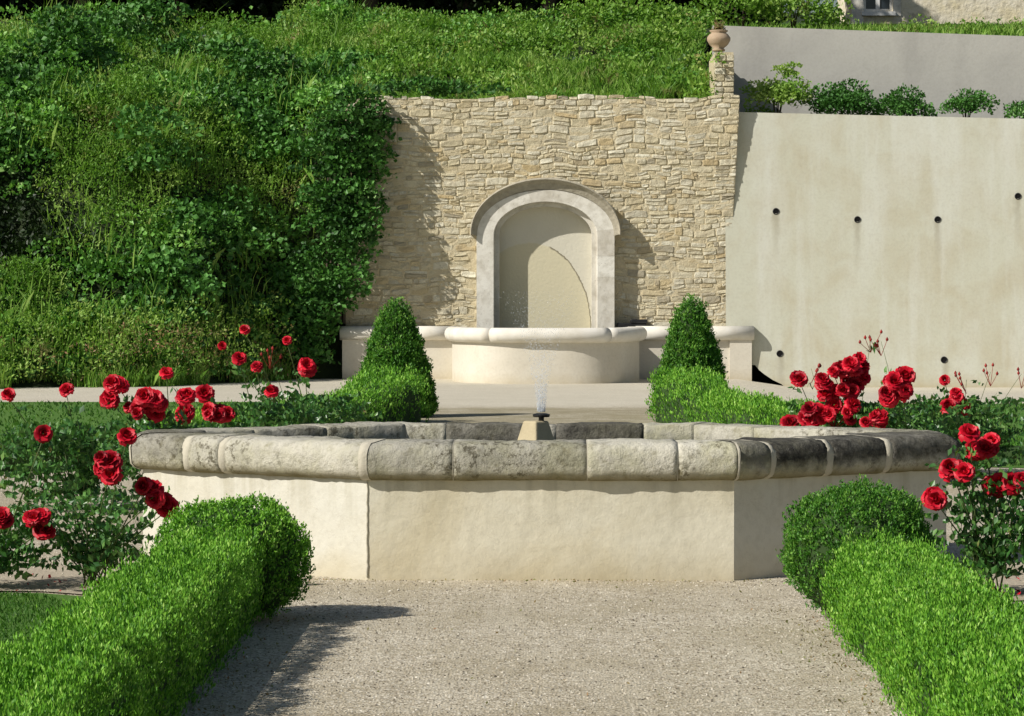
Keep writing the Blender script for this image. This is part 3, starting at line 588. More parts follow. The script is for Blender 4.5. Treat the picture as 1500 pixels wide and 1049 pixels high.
while z < ZT-.02:
    rh = r_.uniform(.055, .155); rh = min(rh, ZT-z) if ZT-z > .09 else ZT-z+.001
    x = -3.62+r_.uniform(0, .15)
    while x < xr(z)-.01:
        w_ = r_.uniform(.09, .32)*(1+.45*(rh > .11)); x1 = min(x+w_, xr(z))
        if xr(z)-x1 < .1: x1 = xr(z)
        gp = r_.uniform(.001, .006); top = z+rh-gp
        if z+rh >= ZT-.02: top += r_.uniform(-.03, .035)
        cells = [(z+gp, top)]
        if rh > .115 and r_.random() < .35: q = r_.uniform(.4, .6); cells = [(z+gp, z+rh*q-gp), (z+rh*q+gp, top)]
        for c0, c1 in cells:
            a_, b_ = x+gp, x1-gp
            cm = (c0+c1)/2
            if cm < SPR+OB+.1 and excluded((a_+b_)/2, cm, .06): 
                continue
            if excluded(a_, cm, .0) and a_ > NXC: a_ = NXC+OA*(math.sqrt(max(0, 1-((cm-SPR)/OB)**2)) if cm > SPR else 1)
            if excluded(b_, cm, .0) and b_ < NXC: b_ = NXC-OA*(math.sqrt(max(0, 1-((cm-SPR)/OB)**2)) if cm > SPR else 1)
            if b_-a_ > .04: stone(m, a_, b_, c0, c1, WY, tone_(r_), r_)
        x = x1
    z += rh
m.build('face_stones', M['rubble'], sw, False)
m = MB(); cols = 240; top = []; bot = []
for i in range(cols+1):
    x = -3.62+(3.36+.2+3.62)*i/cols; dx = abs(x-NXC)/(OA-.02); zb = SPR+(OB-.02)*math.sqrt(1-dx*dx) if dx < 1 else .0
    row = []
    for j in range(100): 
        z_ = zb+(ZT-.03-zb)*j/99; xx = min(x, xr(z_)-.01); row.append((xx, WY-.012-.022*abs(fn((x, 0, z_), 4)), z_))
    top.append(row)
m.grid(top); m.build('mortar', M['lime_mortar'], sw, True)
m = MB(); m.add([(-3.62, WY+.12, 0), (xr(0)-.02, WY+.12, 0), (xr(0)-.02, WY+.75, 0), (-3.62, WY+.75, 0), (-3.62, WY+.12, ZT-.05), (xr(ZT)-.02, WY+.12, ZT-.05), (xr(ZT)-.02, WY+.75, ZT-.05), (-3.62, WY+.75, ZT-.05)],
    [(0,3,2,1),(4,5,6,7),(0,1,5,4),(1,2,6,5),(2,3,7,6),(3,0,4,7)]); m.add([(xr(0)-.015, WY-.01, 0), (xr(0)-.015, WY+.12, 0), (xr(ZT)-.015, WY+.12, ZT-.04), (xr(ZT)-.015, WY-.01, ZT-.04)], [(0,1,2,3)]); m.add([(-3.62, WY-.01, ZT-.04), (xr(ZT)-.02, WY-.01, ZT-.04), (xr(ZT)-.02, WY+.12, ZT-.045), (-3.62, WY+.12, ZT-.045)], [(0,1,2,3)])
m.build('core', M['lime_mortar'], sw)

# niche
ni = empty('arched_niche', (NXC, WY, ZR), 'arched niche with pale dressed stone surround and projecting hood in the rubble wall', 'niche')
def arch(a, b, n=24, z0=.70, spr=SPR):
    pts = [(NXC-a, z0)]+[(NXC-a, z0+(spr-z0)*k/5) for k in range(1, 5)]
    pts += [(NXC-a*math.cos(math.pi*i/n), spr+b*math.sin(math.pi*i/n)) for i in range(n+1)]
    pts += [(NXC+a, z0+(spr-z0)*k/5) for k in range(4, 0, -1)]+[(NXC+a, z0)]; return pts
IA, IB = .93, .60; FY = WY-.28
outer, inner = arch(OA, OB), arch(IA, IB)
# voussoir blocks
cuts = [0, 2, 3, 5, 8, 12, 15, 18, 21, 24, 28, 30, 31, 33]; cuts[-1] = len(outer)-1
for i in range(len(cuts)-1):
    a, b = cuts[i], cuts[i+1]; m = MB(); o_, q_ = outer[a:b+1], inner[a:b+1]; sh = random.uniform(0, .006); y = FY-sh
    rows = []
    for (p, q) in zip(o_, q_):
        mx = lambda t: (p[0]+(q[0]-p[0])*t, p[1]+(q[1]-p[1])*t)
        c1, c2, c3 = mx(0), mx(.96), mx(1)
        rows.append([(c1[0], WY+.02, c1[1]), (c1[0], y, c1[1]), (mx(.5)[0], y, mx(.5)[1]), (c2[0], y, c2[1]), (c3[0], y+.02, c3[1]), (c3[0], y+.14, c3[1])])
    m.grid(rows, a=min(1, max(0, .62+random.gauss(0, .22)))); m.build('surround_stone', M['cut_stone'], ni)
i2 = arch(IA-.09, IB-.08)
m = MB(); rows = []
for p, q in zip(inner, i2): rows.append([(p[0], FY+.13, p[1]), (q[0], FY+.13, q[1]), (q[0], FY+.37, q[1])])
m.grid(rows, a=.35); m.build('inner_order', M['cut_stone'], ni)
# hood moulding, flaring outwards to a sharp lip
m = MB(); rows = []; n = 32; a2, b2 = OA+.10, OB+.165
for i in range(n+1):
    th = R(-2)+(math.pi+R(4))*i/n; c, s = -math.cos(th), math.sin(th)
    P_ = lambda a, b: (NXC+a*c, SPR+.04+b*s)
    rows.append([(P_(OA-.01, OB)[0], FY-.004, P_(OA-.01, OB)[1]-.03), (P_(OA+.06, OB+.07)[0], FY-.035, P_(OA+.06, OB+.07)[1]), (P_(a2, b2-.02)[0], FY-.12, P_(a2, b2-.02)[1]), (P_(a2+.015, b2+.01)[0], FY-.10, P_(a2+.015, b2+.01)[1]), (P_(a2+.015, b2+.01)[0], WY+.02, P_(a2+.015, b2+.01)[1])])
m.grid(rows, a=.4)
k = 5; m.f.append(tuple(range(k))); m.f.append(tuple(range(len(m.v)-1, len(m.v)-k-1, -1))); m.a += [.4, .4]
m.build('hood', M['hood_stone'], ni)
# niche back panel, with a curved crack between two plasters
nm = NM('niche_panel', .92); x_, y_, z_ = nm.xyz(); ex = nm.math('DIVIDE', nm.math('SUBTRACT', x_, at(775, 0, WY).x), 92/80.3); ez = nm.math('DIVIDE', nm.math('SUBTRACT', z_, at(0, 480, WY).z), 125/80.3)
dd = nm.math('ADD', nm.math('SQRT', nm.math('ADD', nm.math('MULTIPLY', ex, ex), nm.math('MULTIPLY', ez, ez))), nm.math('MULTIPLY', nm.math('SUBTRACT', nm.noise(6, 3), .5), .06))
c = nm.mix(nm.ramp(dd, [(.985, 0.0), (1.0, 1.0)]), nm.mix(nm.noise(3, 5), (.66, .60, .42), (.59, .55, .40)), nm.mix(nm.noise(4, 4), (.68, .65, .54), (.61, .58, .48)))
right = nm.ramp(nm.math('SUBTRACT', x_, NXC), [(.05, 0.0), (.1, 1.0)])
c = nm.mix(nm.math('MULTIPLY', nm.ramp(dd, [(.975, 0.0), (.988, .8), (1.0, .8), (1.012, 0.0)]), right), c, (.12, .10, .06))
nm.col(c); nm.bump(nm.noise(18, 5), .3, .02)
m = MB(); pts = arch(IA+.02, IB+.02); m.add([(p[0], FY+.36, p[1]) for p in pts], [tuple(range(len(pts)))]); m.build('back_panel', nm.m, ni)
# small dark box on the ledge
p = at(925, 480, WY-.12)
bx = empty('box', (p.x, WY-.12, ZR), 'small black box on the ledge just right of the niche surround', 'box')
m = MB(); m.box(p.x-.27, p.x+.27, WY-.24, WY-.05, ZR-.24, ZR+.05); m.build('casing', M['black_metal'], bx, bevel=.012)
m = MB(); m.box(p.x-.02, p.x+.29, WY-.26, WY-.04, ZR+.051, ZR+.12); m.build('lid', M['black_metal'], bx, bevel=.012)

# pillar (wall end) above the rubble wall and urn
pl = empty('stone_pillar', (3.28, 53, 4.6), 'narrow rough stone pillar on top right of the rubble wall', 'pillar')
m = MB(); r_ = random.Random(5); z = 4.7; px0, px1 = 3.10, 3.47
m2 = MB(); m2.box(px0+.02, px1-.02, WY+.14, WY+2.1, 4.4, 5.95); m2.build('core', M['lime_mortar'], pl)
while z < 5.9:
    rh = r_.uniform(.08, .15); xm = r_.uniform(px0+.12, px1-.12)
    for a, b in ((px0, xm), (xm, px1)): stone(m, a+.006, b-.006, z+.006, min(z+rh, 5.98)-.006, WY+.14, min(1, tone_(r_)*.9), r_, False)
    y = WY+.16
    while y < WY+2.1:
        w_ = r_.uniform(.15, .4); stone(m, y+.006, y+w_-.006, z+.006, min(z+rh, 5.98)-.006, 0, tone_(r_), r_, False, 1, px1-.04); y += w_
    z += rh
m.build('face_stones', M['rubble'], pl)
pu = at(1052, 75, WY+.3); uz = 5.98
ur = empty('urn', (pu.x, WY+.32, uz), 'round terracotta urn with dry plant on the narrow stone pillar', 'urn')
m = MB(); m.lathe([(0, 0), (.11, 0), (.12, .03), (.09, .05), (.17, .12), (.215, .2), (.215, .25), (.17, .31), (.13, .335), (.165, .36), (.17, .38), (.13, .385), (.11, .33), (0, .33)], (pu.x, WY+.32, uz), 24); m.build('pot', M['terracotta'], ur, True)
n_ = 300; P = np.stack([pu.x+RNG.normal(0, .045, n_), WY+.32+RNG.normal(0, .045, n_), uz+.36+np.abs(RNG.normal(0, .07, n_))], 1)
leaves('plant', P, P-np.array([pu.x, WY+.32, uz+.3]), .07, M['weed_red'], ur)

# ================================================================= CONCRETE RETAINING WALLS
def cy(z): return 51.99+.10*z
def ctop(x): return 4.86-.024*(x-3.57)*1.0
cw = empty('retaining_wall', (8, 52.3, 0), 'tall smooth cream concrete retaining wall with round weep holes', 'wall')
xe = 16; outline = [(3.30, .26)]; c0 = at(1104, 535, 52.1); 
notch = [(3.30, .30), (3.83, .25), (3.90, .16), (4.0, .08), (4.15, -.02), (4.3, -.09), (4.47, -.15)]
m = MB(); xs = sorted(set([p[0] for p in notch]+[4.47+i*.75 for i in range(1, 16)]+[xe])); rows = []
for j in range(13):
    row = []
    for x in xs:
        zb = np.interp(x, [p[0] for p in notch], [p[1] for p in notch]) if x < 4.47 else -.25
        if x == 4.47: zb = -.25
        z = zb+(ctop(x)-zb)*j/12; row.append((x, cy(z), z))
    rows.append(row)
m.grid(rows); m.grid([[(x, cy(ctop(x)), ctop(x)) for x in xs], [(x, cy(ctop(x))+.22, ctop(x)) for x in xs], [(x, cy(ctop(x))+.22, ctop(x)-.4) for x in xs]])
m.build('wall_face', M['concrete'], cw)
m = MB(); m.box(3.2, 4.7, 52.6, 52.7, -.3, .4); m.add([(3.3, 52.04, .42), (4.6, 52.04, .42), (4.6, 52.6, .42), (3.3, 52.6, .42)], [(0,1,2,3)]); m.build('drain_opening', M['hole_dark'], cw)
for (px, py) in ((1136, 310), (1255, 322), (1372, 322), (1489, 288), (1142, 518), (1382, 527)):
    p = at(px, py, 52.3); y = cy(p.z); p = at(px, py, y); m = MB()
    n = 14; rows = []
    for r0, dy_ in ((.062, .004), (.062, -.012), (.048, -.012), (.046, .0)):
        rows.append([(p.x+r0*math.cos(2*math.pi*j/n), y+dy_, p.z+r0*math.sin(2*math.pi*j/n)) for j in range(n)])
    m.grid(rows, True); w = m.build('weep_hole', M['black_metal'], cw, True)
    m = MB(); m.add([(p.x+.047*math.cos(2*math.pi*j/n), y-.004, p.z+.047*math.sin(2*math.pi*j/n)) for j in range(n)], [tuple(range(n))]); m.build('dark_bore_disc', M['hole_dark'], cw)  # flat disc coloured black in place of the bore's inner shade
UY = 54.6
uw = empty('upper_wall', (8, UY, 4.5), 'grey concrete upper retaining wall behind the row of small shrubs', 'wall')
m = MB(); xs = [3.2+i*.8 for i in range(17)]; ut = lambda x: 6.63-.036*(x-3.5)
m.grid([[(x, UY, 4.3) for x in xs], [(x, UY, 5.5) for x in xs], [(x, UY, ut(x)) for x in xs], [(x, UY+.22, ut(x)) for x in xs], [(x, UY+.22, 5) for x in xs]]); m.build('wall_face', M['grey_concrete'], uw)
sheet('terrace_soil', [(3.4, 52.7), (16, 52.7), (16, 54.62), (3.4, 54.62)], 4.55, 'bank_soil')

# ================================================================= HILLSIDE
def yb(x): return float(np.interp(x, [-30, -9, -6.3, -5.2, -4.4, -3.3], [45.5, 46.6, 48.0, 49.9, 51.9, 52.1]))
def sm(u): u = min(1, max(0, u)); return u*u*(3-2*u)
def cap(y): return CH+.0964*y-.30+.0*y
def hill(x, y): return min(hill0(x, y), cap(y) if x > -8.6 else cap(y)+.35*min(1, (-8.6-x)))
def hill0(x, y):
    if x < -2.75:
        b = yb(x); w_ = 6.0 if x < -5.6 else 6.0-4.2*min(1, (x+5.6)/1.4); u = (y-b)/w_
        s_ = 5.0*(.55*sm(u)+.45*min(1, max(0, u)))
        hx, hy = (x+9.7)/1.1, (y-49.9)/.75
        return s_+.30*max(0, y-b-w_) - (1.3*math.exp(-(hx*hx+hy*hy)**1.5) if hx*hx+hy*hy < 4 else 0)
    return 4.95+.33*(y-52.8)
m = MB()
m.grid([[(x, y, hill(x, y)-.15) for x in [-40, -25]+[-18+i*.5 for i in range(31)]+[-2.85]] for y in [44.5+i*.5 for i in range(44)]])
m.grid([[(x, y, min(4.95+.33*(y-52.8), cap(y))-.1) for x in (-3.4, -1, 1, 3.3)] for y in (52.8, 55, 57, 58, 59, 60, 62, 66)])
m.grid([[(x, y, 6.4+.11*(y-54.8)) for x in (3.2, 8, 16, 40)] for y in (54.8, 60, 70, 95)])
m.grid([[(x, y, 7.35+.02*(y-66)) for x in (-40, -10, 3.2)] for y in (65.5, 80, 110)])
o = m.build('hillside', M['bank_soil'], smooth=True); tag(o, kind='structure')
# undergrowth: overlapping leafy mounds over the bank
def mounds(cs, per, lsize):
    Ps, Ns, Rn = [], [], []
    for (c, r, t) in cs:
        n_ = int(per*(r/.5)**2); d = unit(RNG.normal(0, 1, (n_, 3))); d[:, 1] = -np.abs(d[:, 1])*.9; d[:, 2] = np.abs(d[:, 2])*.85+.05*0-.25*(RNG.uniform(0, 1, n_) < .3)
        rad = r*(1+.18*np.array([fn(q, 2.4, t*9) for q in d])+RNG.normal(0, .09, n_)); Ps.append(np.array(c)+d*rad[:, None]*np.array([1.15, 1, .9])); Ns.append(d)
        Rn.append(np.full(n_, t))
    return np.concatenate(Ps), np.concatenate(Ns), np.concatenate(Rn)
rr = random.Random(11); CL = {'bramble_leaf': [], 'ivy_leaf': [], 'meadow_leaf': [], 'painted_shade_leaf': []}
def spec(x, y, z):
    v = fn((x, y, z), .33, 2)+.35*fn((x, y, z), 1.1, 6)
    return 'meadow_leaf' if v > .16 else ('ivy_leaf' if v < -.10 else 'bramble_leaf')
for q_ in range(1500):
    x = rr.uniform(-11.2, -3.25); b = yb(x); u = rr.random(); y = b+.25+(rr.random()*7 if q_ % 2 else u*12.5); z = hill(x, y); r0 = rr.uniform(.16, .62)*min(1, .4+(y-b)*.2)
    if z < 1.4 and x+r0*1.3 > -3.95+.25*z: continue
    k = 'painted_shade_leaf' if ((x+9.7)/1.3)**2+((y-49.9)/.75)**2 < 1 else spec(x, y, z)
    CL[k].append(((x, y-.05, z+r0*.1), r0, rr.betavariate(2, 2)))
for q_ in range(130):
    a = rr.uniform(0, 6.28); e = rr.random()**.5; x, y = -9.7+1.5*e*math.cos(a), 49.9+.9*e*math.sin(a); CL['painted_shade_leaf'].append(((x, y, hill(x, y)+.02), rr.uniform(.18, .36), rr.random()*.5))
for q_ in range(34):                                   # taller bushes standing out of the bank
    x = rr.uniform(-11, -4.3); b = yb(x); y = b+1.6+rr.random()*9.5; z = hill(x, y); R0 = rr.uniform(.5, 1.0); k = spec(x*1.7, y, z+3); t0 = rr.betavariate(2, 2)
    if ((x+9.6)/1.6)**2+((y-49.6)/1.4)**2 < 1: continue
    for j in range(12):
        a = rr.uniform(0, 6.28); e = rr.random(); CL[k].append(((x+R0*math.cos(a)*e*.9, y+R0*math.sin(a)*e*.6, z+R0*rr.uniform(.1, 1.15)*(1.1-.5*e)), R0*rr.uniform(.28, .5), min(1, max(0, t0+rr.gauss(0, .12)))))
nb = 5200; xx = RNG.uniform(-11, -3.9, nb); uu = RNG.uniform(0, 1, nb); yy2 = np.array([yb(a) for a in xx])+.3+uu*12.3
P = np.array([(a, b-.25, hill(a, b)+.12) for a, b in zip(xx, yy2)]); P = P[noisev(P, .7, 8) > -.05]
o = blades('arching_canes', P, .62, .022, M['meadow_leaf'], lean=.36); tag(o, 'long pale arching stems sticking out of the scrub on the bank', 'undergrowth', kind='stuff')
for k, nm_, ls, ap, lb in (('bramble_leaf', 'hillside_undergrowth', .085, .72, 'dense mid green brambles covering the steep bank left of the wall'), ('ivy_leaf', 'hillside_ivy', .10, .8, 'dark glossy ivy patches spreading over the steep bank'),
                       ('meadow_leaf', 'hillside_weeds', .06, .45, 'pale yellow green weeds growing through the brambles on the bank'), ('painted_shade_leaf', 'hollow_undergrowth', .09, .7, 'leaves painted dark as shade filling the hollow at the left picture edge')):
    P, N, T = mounds(CL[k], 140 if k != 'meadow_leaf' else 230, .1)
    o = leaves(nm_, P, N, ls, M[k], None, ap, .1 if k != 'meadow_leaf' else .5, .75, rnd=T, sv=.55); tag(o, lb, 'undergrowth', kind='stuff')
# ivy bulging past the left end of the rubble wall
iv = empty('ivy', (-3.3, 51.6, 0), 'thick ivy hanging over the left end of the rubble stone wall', 'ivy'); cs = []
for q_ in range(190):
    z = rr.uniform(.25, 5.0); edge = float(np.interp(z, [0, 1.05, 1.2, 1.6, 2.4, 3.4, 5], [-3.85, -3.75, -3.40, -3.20, -2.90, -2.68, -2.62])); r0 = rr.uniform(.18, .42)
    x = max(-4.6, edge-r0*1.0-abs(rr.gauss(0, .55))); y = rr.uniform(51.65, 52.05)
    if z > 3.5 and x > -3.6: y = rr.uniform(52.1, 52.25); r0 *= .62; x = min(edge-r0, x+.15)
    cs.append(((x, y, z), r0, rr.betavariate(2, 2)))
for q_ in range(60):
    z = rr.uniform(3.0, 5.15); cs.append(((rr.uniform(-4.0, -3.1), rr.uniform(51.8, 52.1), z), rr.uniform(.2, .33), rr.betavariate(2, 2)))
for q_ in range(14): z = rr.uniform(1.3, 2.4); cs.append(((rr.uniform(-3.75, -3.42), 52.0, z), rr.uniform(.14, .22), .4))
for q_ in range(40):
    x = rr.uniform(-3.0, -.6)
    zt = 5.15; cs.append(((x, 52.45+rr.uniform(-.1, .3), zt+rr.uniform(0, .2)), rr.uniform(.1, .24)*(1 if x < -1.6 else .7), .35))
P, N, T = mounds(cs, 190, .1); leaves('foliage', P, N, .088, M['ivy_leaf'], iv, .75, -.1, .65, rnd=T, sv=.5)
m = MB()
for q_ in range(6): x = -4.0+q_*.07; m.tube([(x, 52.18, 1.0), (x+.05, 52.2, 2.0), (x+.05, 52.18, 3.0), (x+.1, 52.2, 4.4)], .03, .012, 6)
m.build('stems', M['bark'], iv, True)
# meadow grasses on the slope above the rubble wall and along the foot of the bank
def field(n_, xr_, yr_, h, w, mat, zf, lean=.35):
    x = RNG.uniform(*xr_, n_); y = RNG.uniform(*yr_, n_); P = np.array([(a, b, zf(a, b)) for a, b in zip(x, y)]); den = noisev(P, .8, 4) > -.25; return P[den]
P = field(36000, (-3.6, 3.1), (52.75, 62), .4, .03, None, lambda a, b: min(4.85+.33*(b-52.8), cap(b)-.1))
P = np.concatenate([P, P[noisev(P, 1.1, 3) > .12]+np.array([.03, 0, .12])]); o = blades('meadow_grass', P, .32, .022, M['meadow_leaf'], lean=.45); tag(o, 'tall rough grass on the slope above the rubble wall', 'grass', kind='stuff')
cs = []
for q_ in range(420):
    x = rr.uniform(-3.4, 3.0); y = 53.1+rr.random()*8; cs.append(((x, y, min(4.95+.33*(y-52.8), cap(y))+rr.uniform(-.05, .1)), rr.uniform(.10, .36)*(1.25 if y > 56 else .9)*(1.5 if fn((x, y, 0), .9, 5) > .1 else .8), rr.random()))
for q_ in range(34): cs.append(((rr.uniform(2.7, 3.16), 52.5+rr.uniform(-.1, .3), rr.uniform(4.95, 5.9)), rr.uniform(.08, .2), rr.random()))
P, N, T = mounds(cs, 110, .1); o = leaves('meadow_weeds', P, N, .075, M['meadow_leaf'], None, .6, .3, .7, rnd=T, sv=.5); tag(o, 'leafy weeds among the grass above the rubble wall', 'weeds', kind='stuff')
cs2 = []
for q_ in range(190):
    x = rr.uniform(-3.6, 3.1); y = 53.0+8.6*rr.random()**.8
    if fn((x*1.3, y*1.1, 0), .8, 9) < -.08: continue
    cs2.append(((x, y, min(4.95+.33*(y-52.8), cap(y))+rr.uniform(0, .22)), rr.uniform(.16, .42)*(.6+.05*(y-52)), rr.random()))
P, N, T = mounds(cs2, 150, .1); o = leaves('slope_brambles', P, N, .07, M['bramble_leaf'], None, .7, .2, .75, rnd=T, sv=.5); tag(o, 'darker bramble clumps scattered over the grassy slope above the rubble wall', 'undergrowth', kind='stuff')
P = field(26000, (-10.5, -4.0), (46.0, 51.5), .5, .03, None, lambda a, b: max(0, hill(a, b)-.1))
P = P[np.array([(p[1] > yb(p[0])-.35) and (p[1] < yb(p[0])+1.8) for p in P])]
o = blades('bank_grass', P, .40, .018, M['meadow_leaf'], lean=.5); tag(o, 'long yellow green grass along the foot of the overgrown bank', 'grass', kind='stuff')
cs = []
for q_ in range(230):
    x = rr.uniform(-10.8, -4.2); y = yb(x)+rr.uniform(-.1, 1.0); cs.append(((x, y, hill(x, y)+rr.uniform(.1, .8)), rr.uniform(.15, .38), rr.betavariate(3, 1.6)))
P, N, T = mounds(cs, 130, .1); o = leaves('bank_weeds', P, N, .06, M['meadow_leaf'], None, .5, .4, .7, rnd=T, sv=.5); tag(o, 'bright green weeds at the foot of the overgrown bank', 'weeds', kind='stuff')
cs = []
for q_ in range(130):
    x = rr.uniform(-7.4, -4.3); y = yb(x)+rr.uniform(-.1, .7); cs.append(((x, y, rr.uniform(.1, .95)), rr.uniform(.12, .3), rr.random()))
for q_ in range(22):
    x = rr.uniform(-10.5, -6.6); y = yb(x)+rr.uniform(-.1, .5); cs.append(((x, y, rr.uniform(.1, .7)), rr.uniform(.12, .28), rr.random()))
P, N, T = mounds(cs, 70, .1); o = leaves('reddish_weeds', P, N, .06, M['weed_red'], None, .4, .5, .8, rnd=T); tag(o, 'reddish seeding weeds at the foot of the bank behind the roses', 'weeds', kind='stuff')

# shrubs on the terrace between the two concrete walls
def shrub(px, py, w_, h, label, group, Y=53.4, z0=4.56, mat='ivy_leaf', nm='terrace_shrub', lumps=12, per=620, ls=.065, cat='shrub', loose=0):
    X = (px-CX)/F*Y; root = empty(nm, (X, Y, z0), label, cat, group); cs = []
    for q_ in range(lumps):
        a = q_*2.4+rr.uniform(-.3, .3); k = ((q_+.5)/lumps)**.5; hz = rr.uniform(.3, .74); cs.append(((X+math.cos(a)*k*w_*.32, Y+math.sin(a)*k*w_*.3, z0+h*hz*(1-.3*k)), w_*rr.uniform(.2, .36), rr.uniform(.4, .9)))
    if loose:
        for q_ in range(loose): cs.append(((X+rr.uniform(-.02, .3)*w_, Y, z0+h*rr.uniform(.72, .92)), .12, .8))
    P, N, T = mounds(cs, per, ls); leaves('foliage', P, N, ls, M[mat], root, .6, .2, .7, rnd=T)
    m = MB()
    for q_ in range(6): a = rr.uniform(0, 6.28); m.tube([(X, Y, z0-.02), (X+.1*math.cos(a), Y+.1*math.sin(a), z0+h*.4), (X+.3*w_*math.cos(a), Y+.3*w_*math.sin(a), z0+h*.62)], .015, .006, 5)
    m.build('stems', M['bark'], root); return root
GS = 'shrubs in a row on the terrace above the cream wall'
shrub(1137, 0, 1.15, 1.3, 'loose light green shrub next to the stone pillar, first on the terrace', GS, loose=9, lumps=11, mat='meadow_leaf')
shrub(1236, 0, 1.12, 1.15, 'full dark green shrub with dense round crown, second on the terrace', GS, lumps=13)
shrub(1320, 0, 1.0, 1.02, 'compact dark green shrub with a narrow crown, third on the terrace', GS, lumps=10)
shrub(1413, 0, .86, .95, 'small low round shrub, fourth on the terrace', GS, lumps=9)
shrub(1500, 0, .8, .92, 'shrub cut by the right picture edge on the terrace', GS, lumps=8)
GT = 'bright shrubs along the top of the upper wall'
for i, (px, w_, h, lb) in enumerate(((905, 2.2, 1.1, 'broad bright shrub behind the grass above the niche'), (985, 1.8, 1.0, 'bright shrub behind the urn on its left side'), (1085, 1.9, 1.4, 'bright shrub above the left end of the grey upper wall'), (1160, 1.7, 1.35, 'bright green shrub on the grey wall between urn and house'), (1208, .9, .8, 'small yellow green shrub touching the left corner of the house'))):
    shrub(px, 0, w_, h, lb, GT, Y=59.5 if px < 1000 else 57, z0=(6.6 if px < 1000 else 6.6), mat='meadow_leaf', nm='hilltop_shrub', lumps=14, per=110, ls=.09)
P = field(9000, (3.6, 13), (55, 60), .3, .03, None, lambda a, b: 6.4+.11*(b-54.8)); o = blades('wall_top_grass', P, .26, .035, M['meadow_leaf'], lean=.5); tag(o, 'strip of rough grass along the top of the grey upper wall', 'grass', kind='stuff')
for px in (1345, 1420, 1480): shrub(px, 0, .9, .35, 'low green clump in front of the house wall %s' % {1345: 'below the blank part', 1420: 'right of the bare stone patch', 1480: 'at the right picture edge'}[px], 'low clumps before the house', Y=58, z0=6.7, mat='meadow_leaf', nm='low_shrub', lumps=7, per=80, ls=.08)

# house beyond
HY = 72; hs = empty('house', (12, HY, 8.3), 'old cream stone house wall with white window at the top right', 'house')
hx0 = at(1238, 0, HY).x; hx1 = 22; wx0, wx1 = at(1263, 0, HY).x, at(1306, 0, HY).x; wz0 = at(0, 19, HY).z; wz1 = wz0+1.4
m = MB(); m.box(hx0, wx0, HY, HY+2.2, 7.6, 13); m.box(wx1, hx1, HY, HY+2.2, 7.6, 13); m.box(wx0, wx1, HY, HY+2.2, 7.6, wz0); m.box(wx0, wx1, HY, HY+2.2, wz1, 13)
nm = NM('house_render', .92); c = nm.mix(nm.ramp(nm.noise(1.2, 6, .7), [(.4, 0.0), (.6, 1.0)]), (.70, .62, .42), (.78, .72, .58)); c = nm.mix(nm.ramp(nm.noise(5, 5, .7), [(.52, 0.0), (.68, .7)]), c, (.36, .31, .22)); nm.col(c); nm.bump(nm.noise(8, 6), .6, .05)
m.build('wall', nm.m, hs)
m = MB(); t = .13
m.box(wx0-.3, wx0-.002, HY-.03, HY+.1, 7.6, wz1+.2, .6); m.box(wx1+.002, wx1+.2, HY-.03, HY+.1, wz0-.1, wz1+.2, .8); m.build('window_surround', M['cut_stone'], hs)
m = MB(); m.box(wx0-.05, wx1+.05, HY-.1, HY+.1, wz0-.1, wz0-.002, .8); m.build('sill', M['white_paint'], hs)
m = MB(); xm = (wx0+wx1)/2
for a, b in ((wx0, wx0+.07), (xm-.05, xm+.05), (wx1-.07, wx1)): m.box(a, b, HY+.12, HY+.2, wz0, wz1)
m.box(wx0+.071, xm-.051, HY+.12, HY+.2, wz0, wz0+.08); m.box(xm+.051, wx1-.071, HY+.12, HY+.2, wz0, wz0+.08)
wn = m.build('window', M['white_paint'], hs)
m = MB(); m.box(wx0+.02, wx1-.02, HY+.15, HY+.17, wz0+.02, wz1); g_ = m.build('pane', M['pane'], wn); g_.location = (-0, 0, 0); 
for v in g_.data.vertices: v.co -= Vector(hs.location)
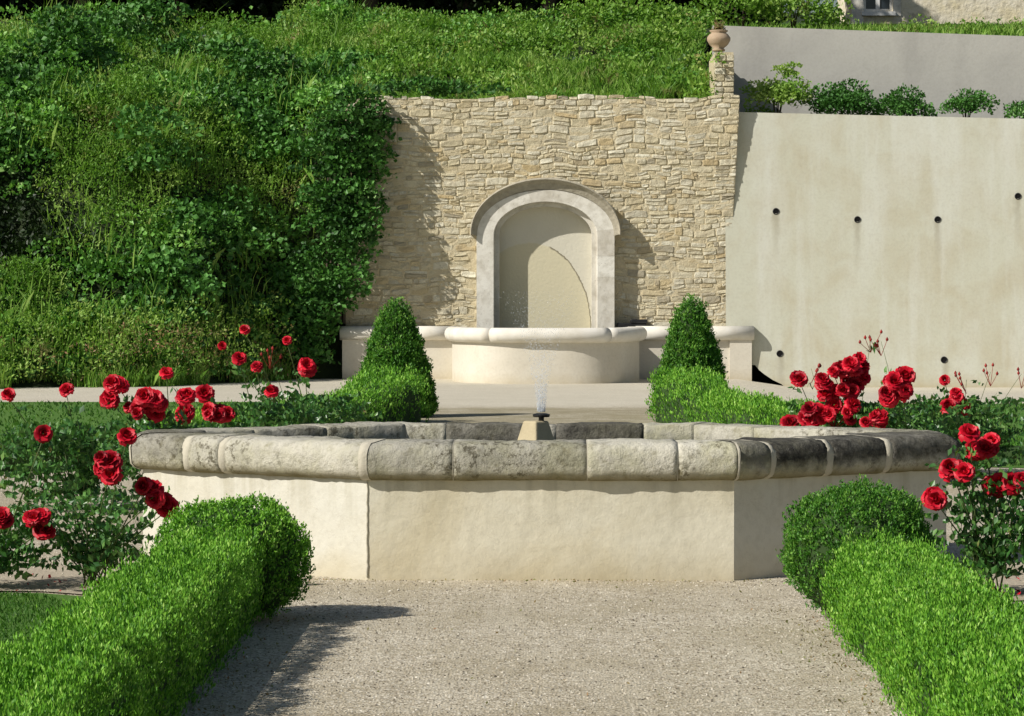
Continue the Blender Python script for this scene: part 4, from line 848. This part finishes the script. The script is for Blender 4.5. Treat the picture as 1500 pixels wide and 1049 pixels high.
m = MB(); m.box(hx0-.3, hx1, HY-.4, HY+2.5, 13.0, 13.2); m.add([(hx0-.3, HY-.4, 13.2), (hx1, HY-.4, 13.2), (hx1, HY+1.1, 14), (hx0-.3, HY+1.1, 14), (hx1, HY+2.5, 13.2), (hx0-.3, HY+2.5, 13.2)], [(0,1,2,3), (3,2,4,5)]); m.build('roof', M['terracotta'], hs)

# woodland on the crest
GW = 'woodland trees on the crest of the hill'
tl = ['woodland tree standing at the far left of the crest', 'woodland tree on the crest above the dark hollow', 'dark woodland tree on the crest above the bank', 'woodland tree on the crest above the ivy', 'woodland tree on the crest just left of the niche', 'woodland tree on the crest above the niche', 'woodland tree on the crest right of the niche', 'woodland tree on the crest between niche and urn', 'woodland tree on the crest just left of the urn']
for i, (px, Y) in enumerate(((-60, 66.5), (120, 66), (260, 66.5), (400, 67.5), (540, 66), (680, 67), (800, 66.5), (905, 66.5))):
    X = (px-CX)/F*Y; z0 = 7.2; t = empty('woodland_tree', (X, Y, z0), tl[i], 'tree', GW)
    m = MB(); m.tube([(X, Y, z0-.3), (X+.1, Y, z0+2), (X-.1, Y, z0+5), (X, Y, z0+8)], .22, .08, 8)
    for q_ in range(5): a = rr.uniform(0, 6.28); m.tube([(X, Y, z0+2.4+q_*.8), (X+1.8*math.cos(a), Y+1.8*math.sin(a), z0+4+q_*.8)], .08, .03, 5)
    m.build('trunk', M['bark'], t, True); cs = []
    for q_ in range(26): a = rr.uniform(0, 6.28); k = rr.random()**.5*2.7; cs.append(((X+k*math.cos(a), Y+k*math.sin(a), z0+rr.uniform(1.5, 7.5)), rr.uniform(.7, 1.2), rr.random()))
    P, N, T = mounds(cs, 26, .25); N[:, 1] *= RNG.choice([-1, 1], len(N)); leaves('crown', P, N, .32, M['painted_shade_leaf'], t, .7, rnd=T)
cs = []
for q_ in range(700):
    x = rr.uniform(-17, 4.8); y = rr.uniform(67, 70); cs.append(((x, y, 7.2+rr.uniform(0, 4 if x < 1.5 else 1.3)), rr.uniform(.6, 1.0), rr.random()))
P, N, T = mounds(cs, 30, .2); o = leaves('woodland_undergrowth', P, N, .26, M['painted_shade_leaf'], None, .7, rnd=T); tag(o, 'thicket painted dark as shade beneath the trees on the crest', 'undergrowth', kind='stuff')
print('faces', sum(len(o.data.polygons) for o in S.objects if o.type == 'MESH'))
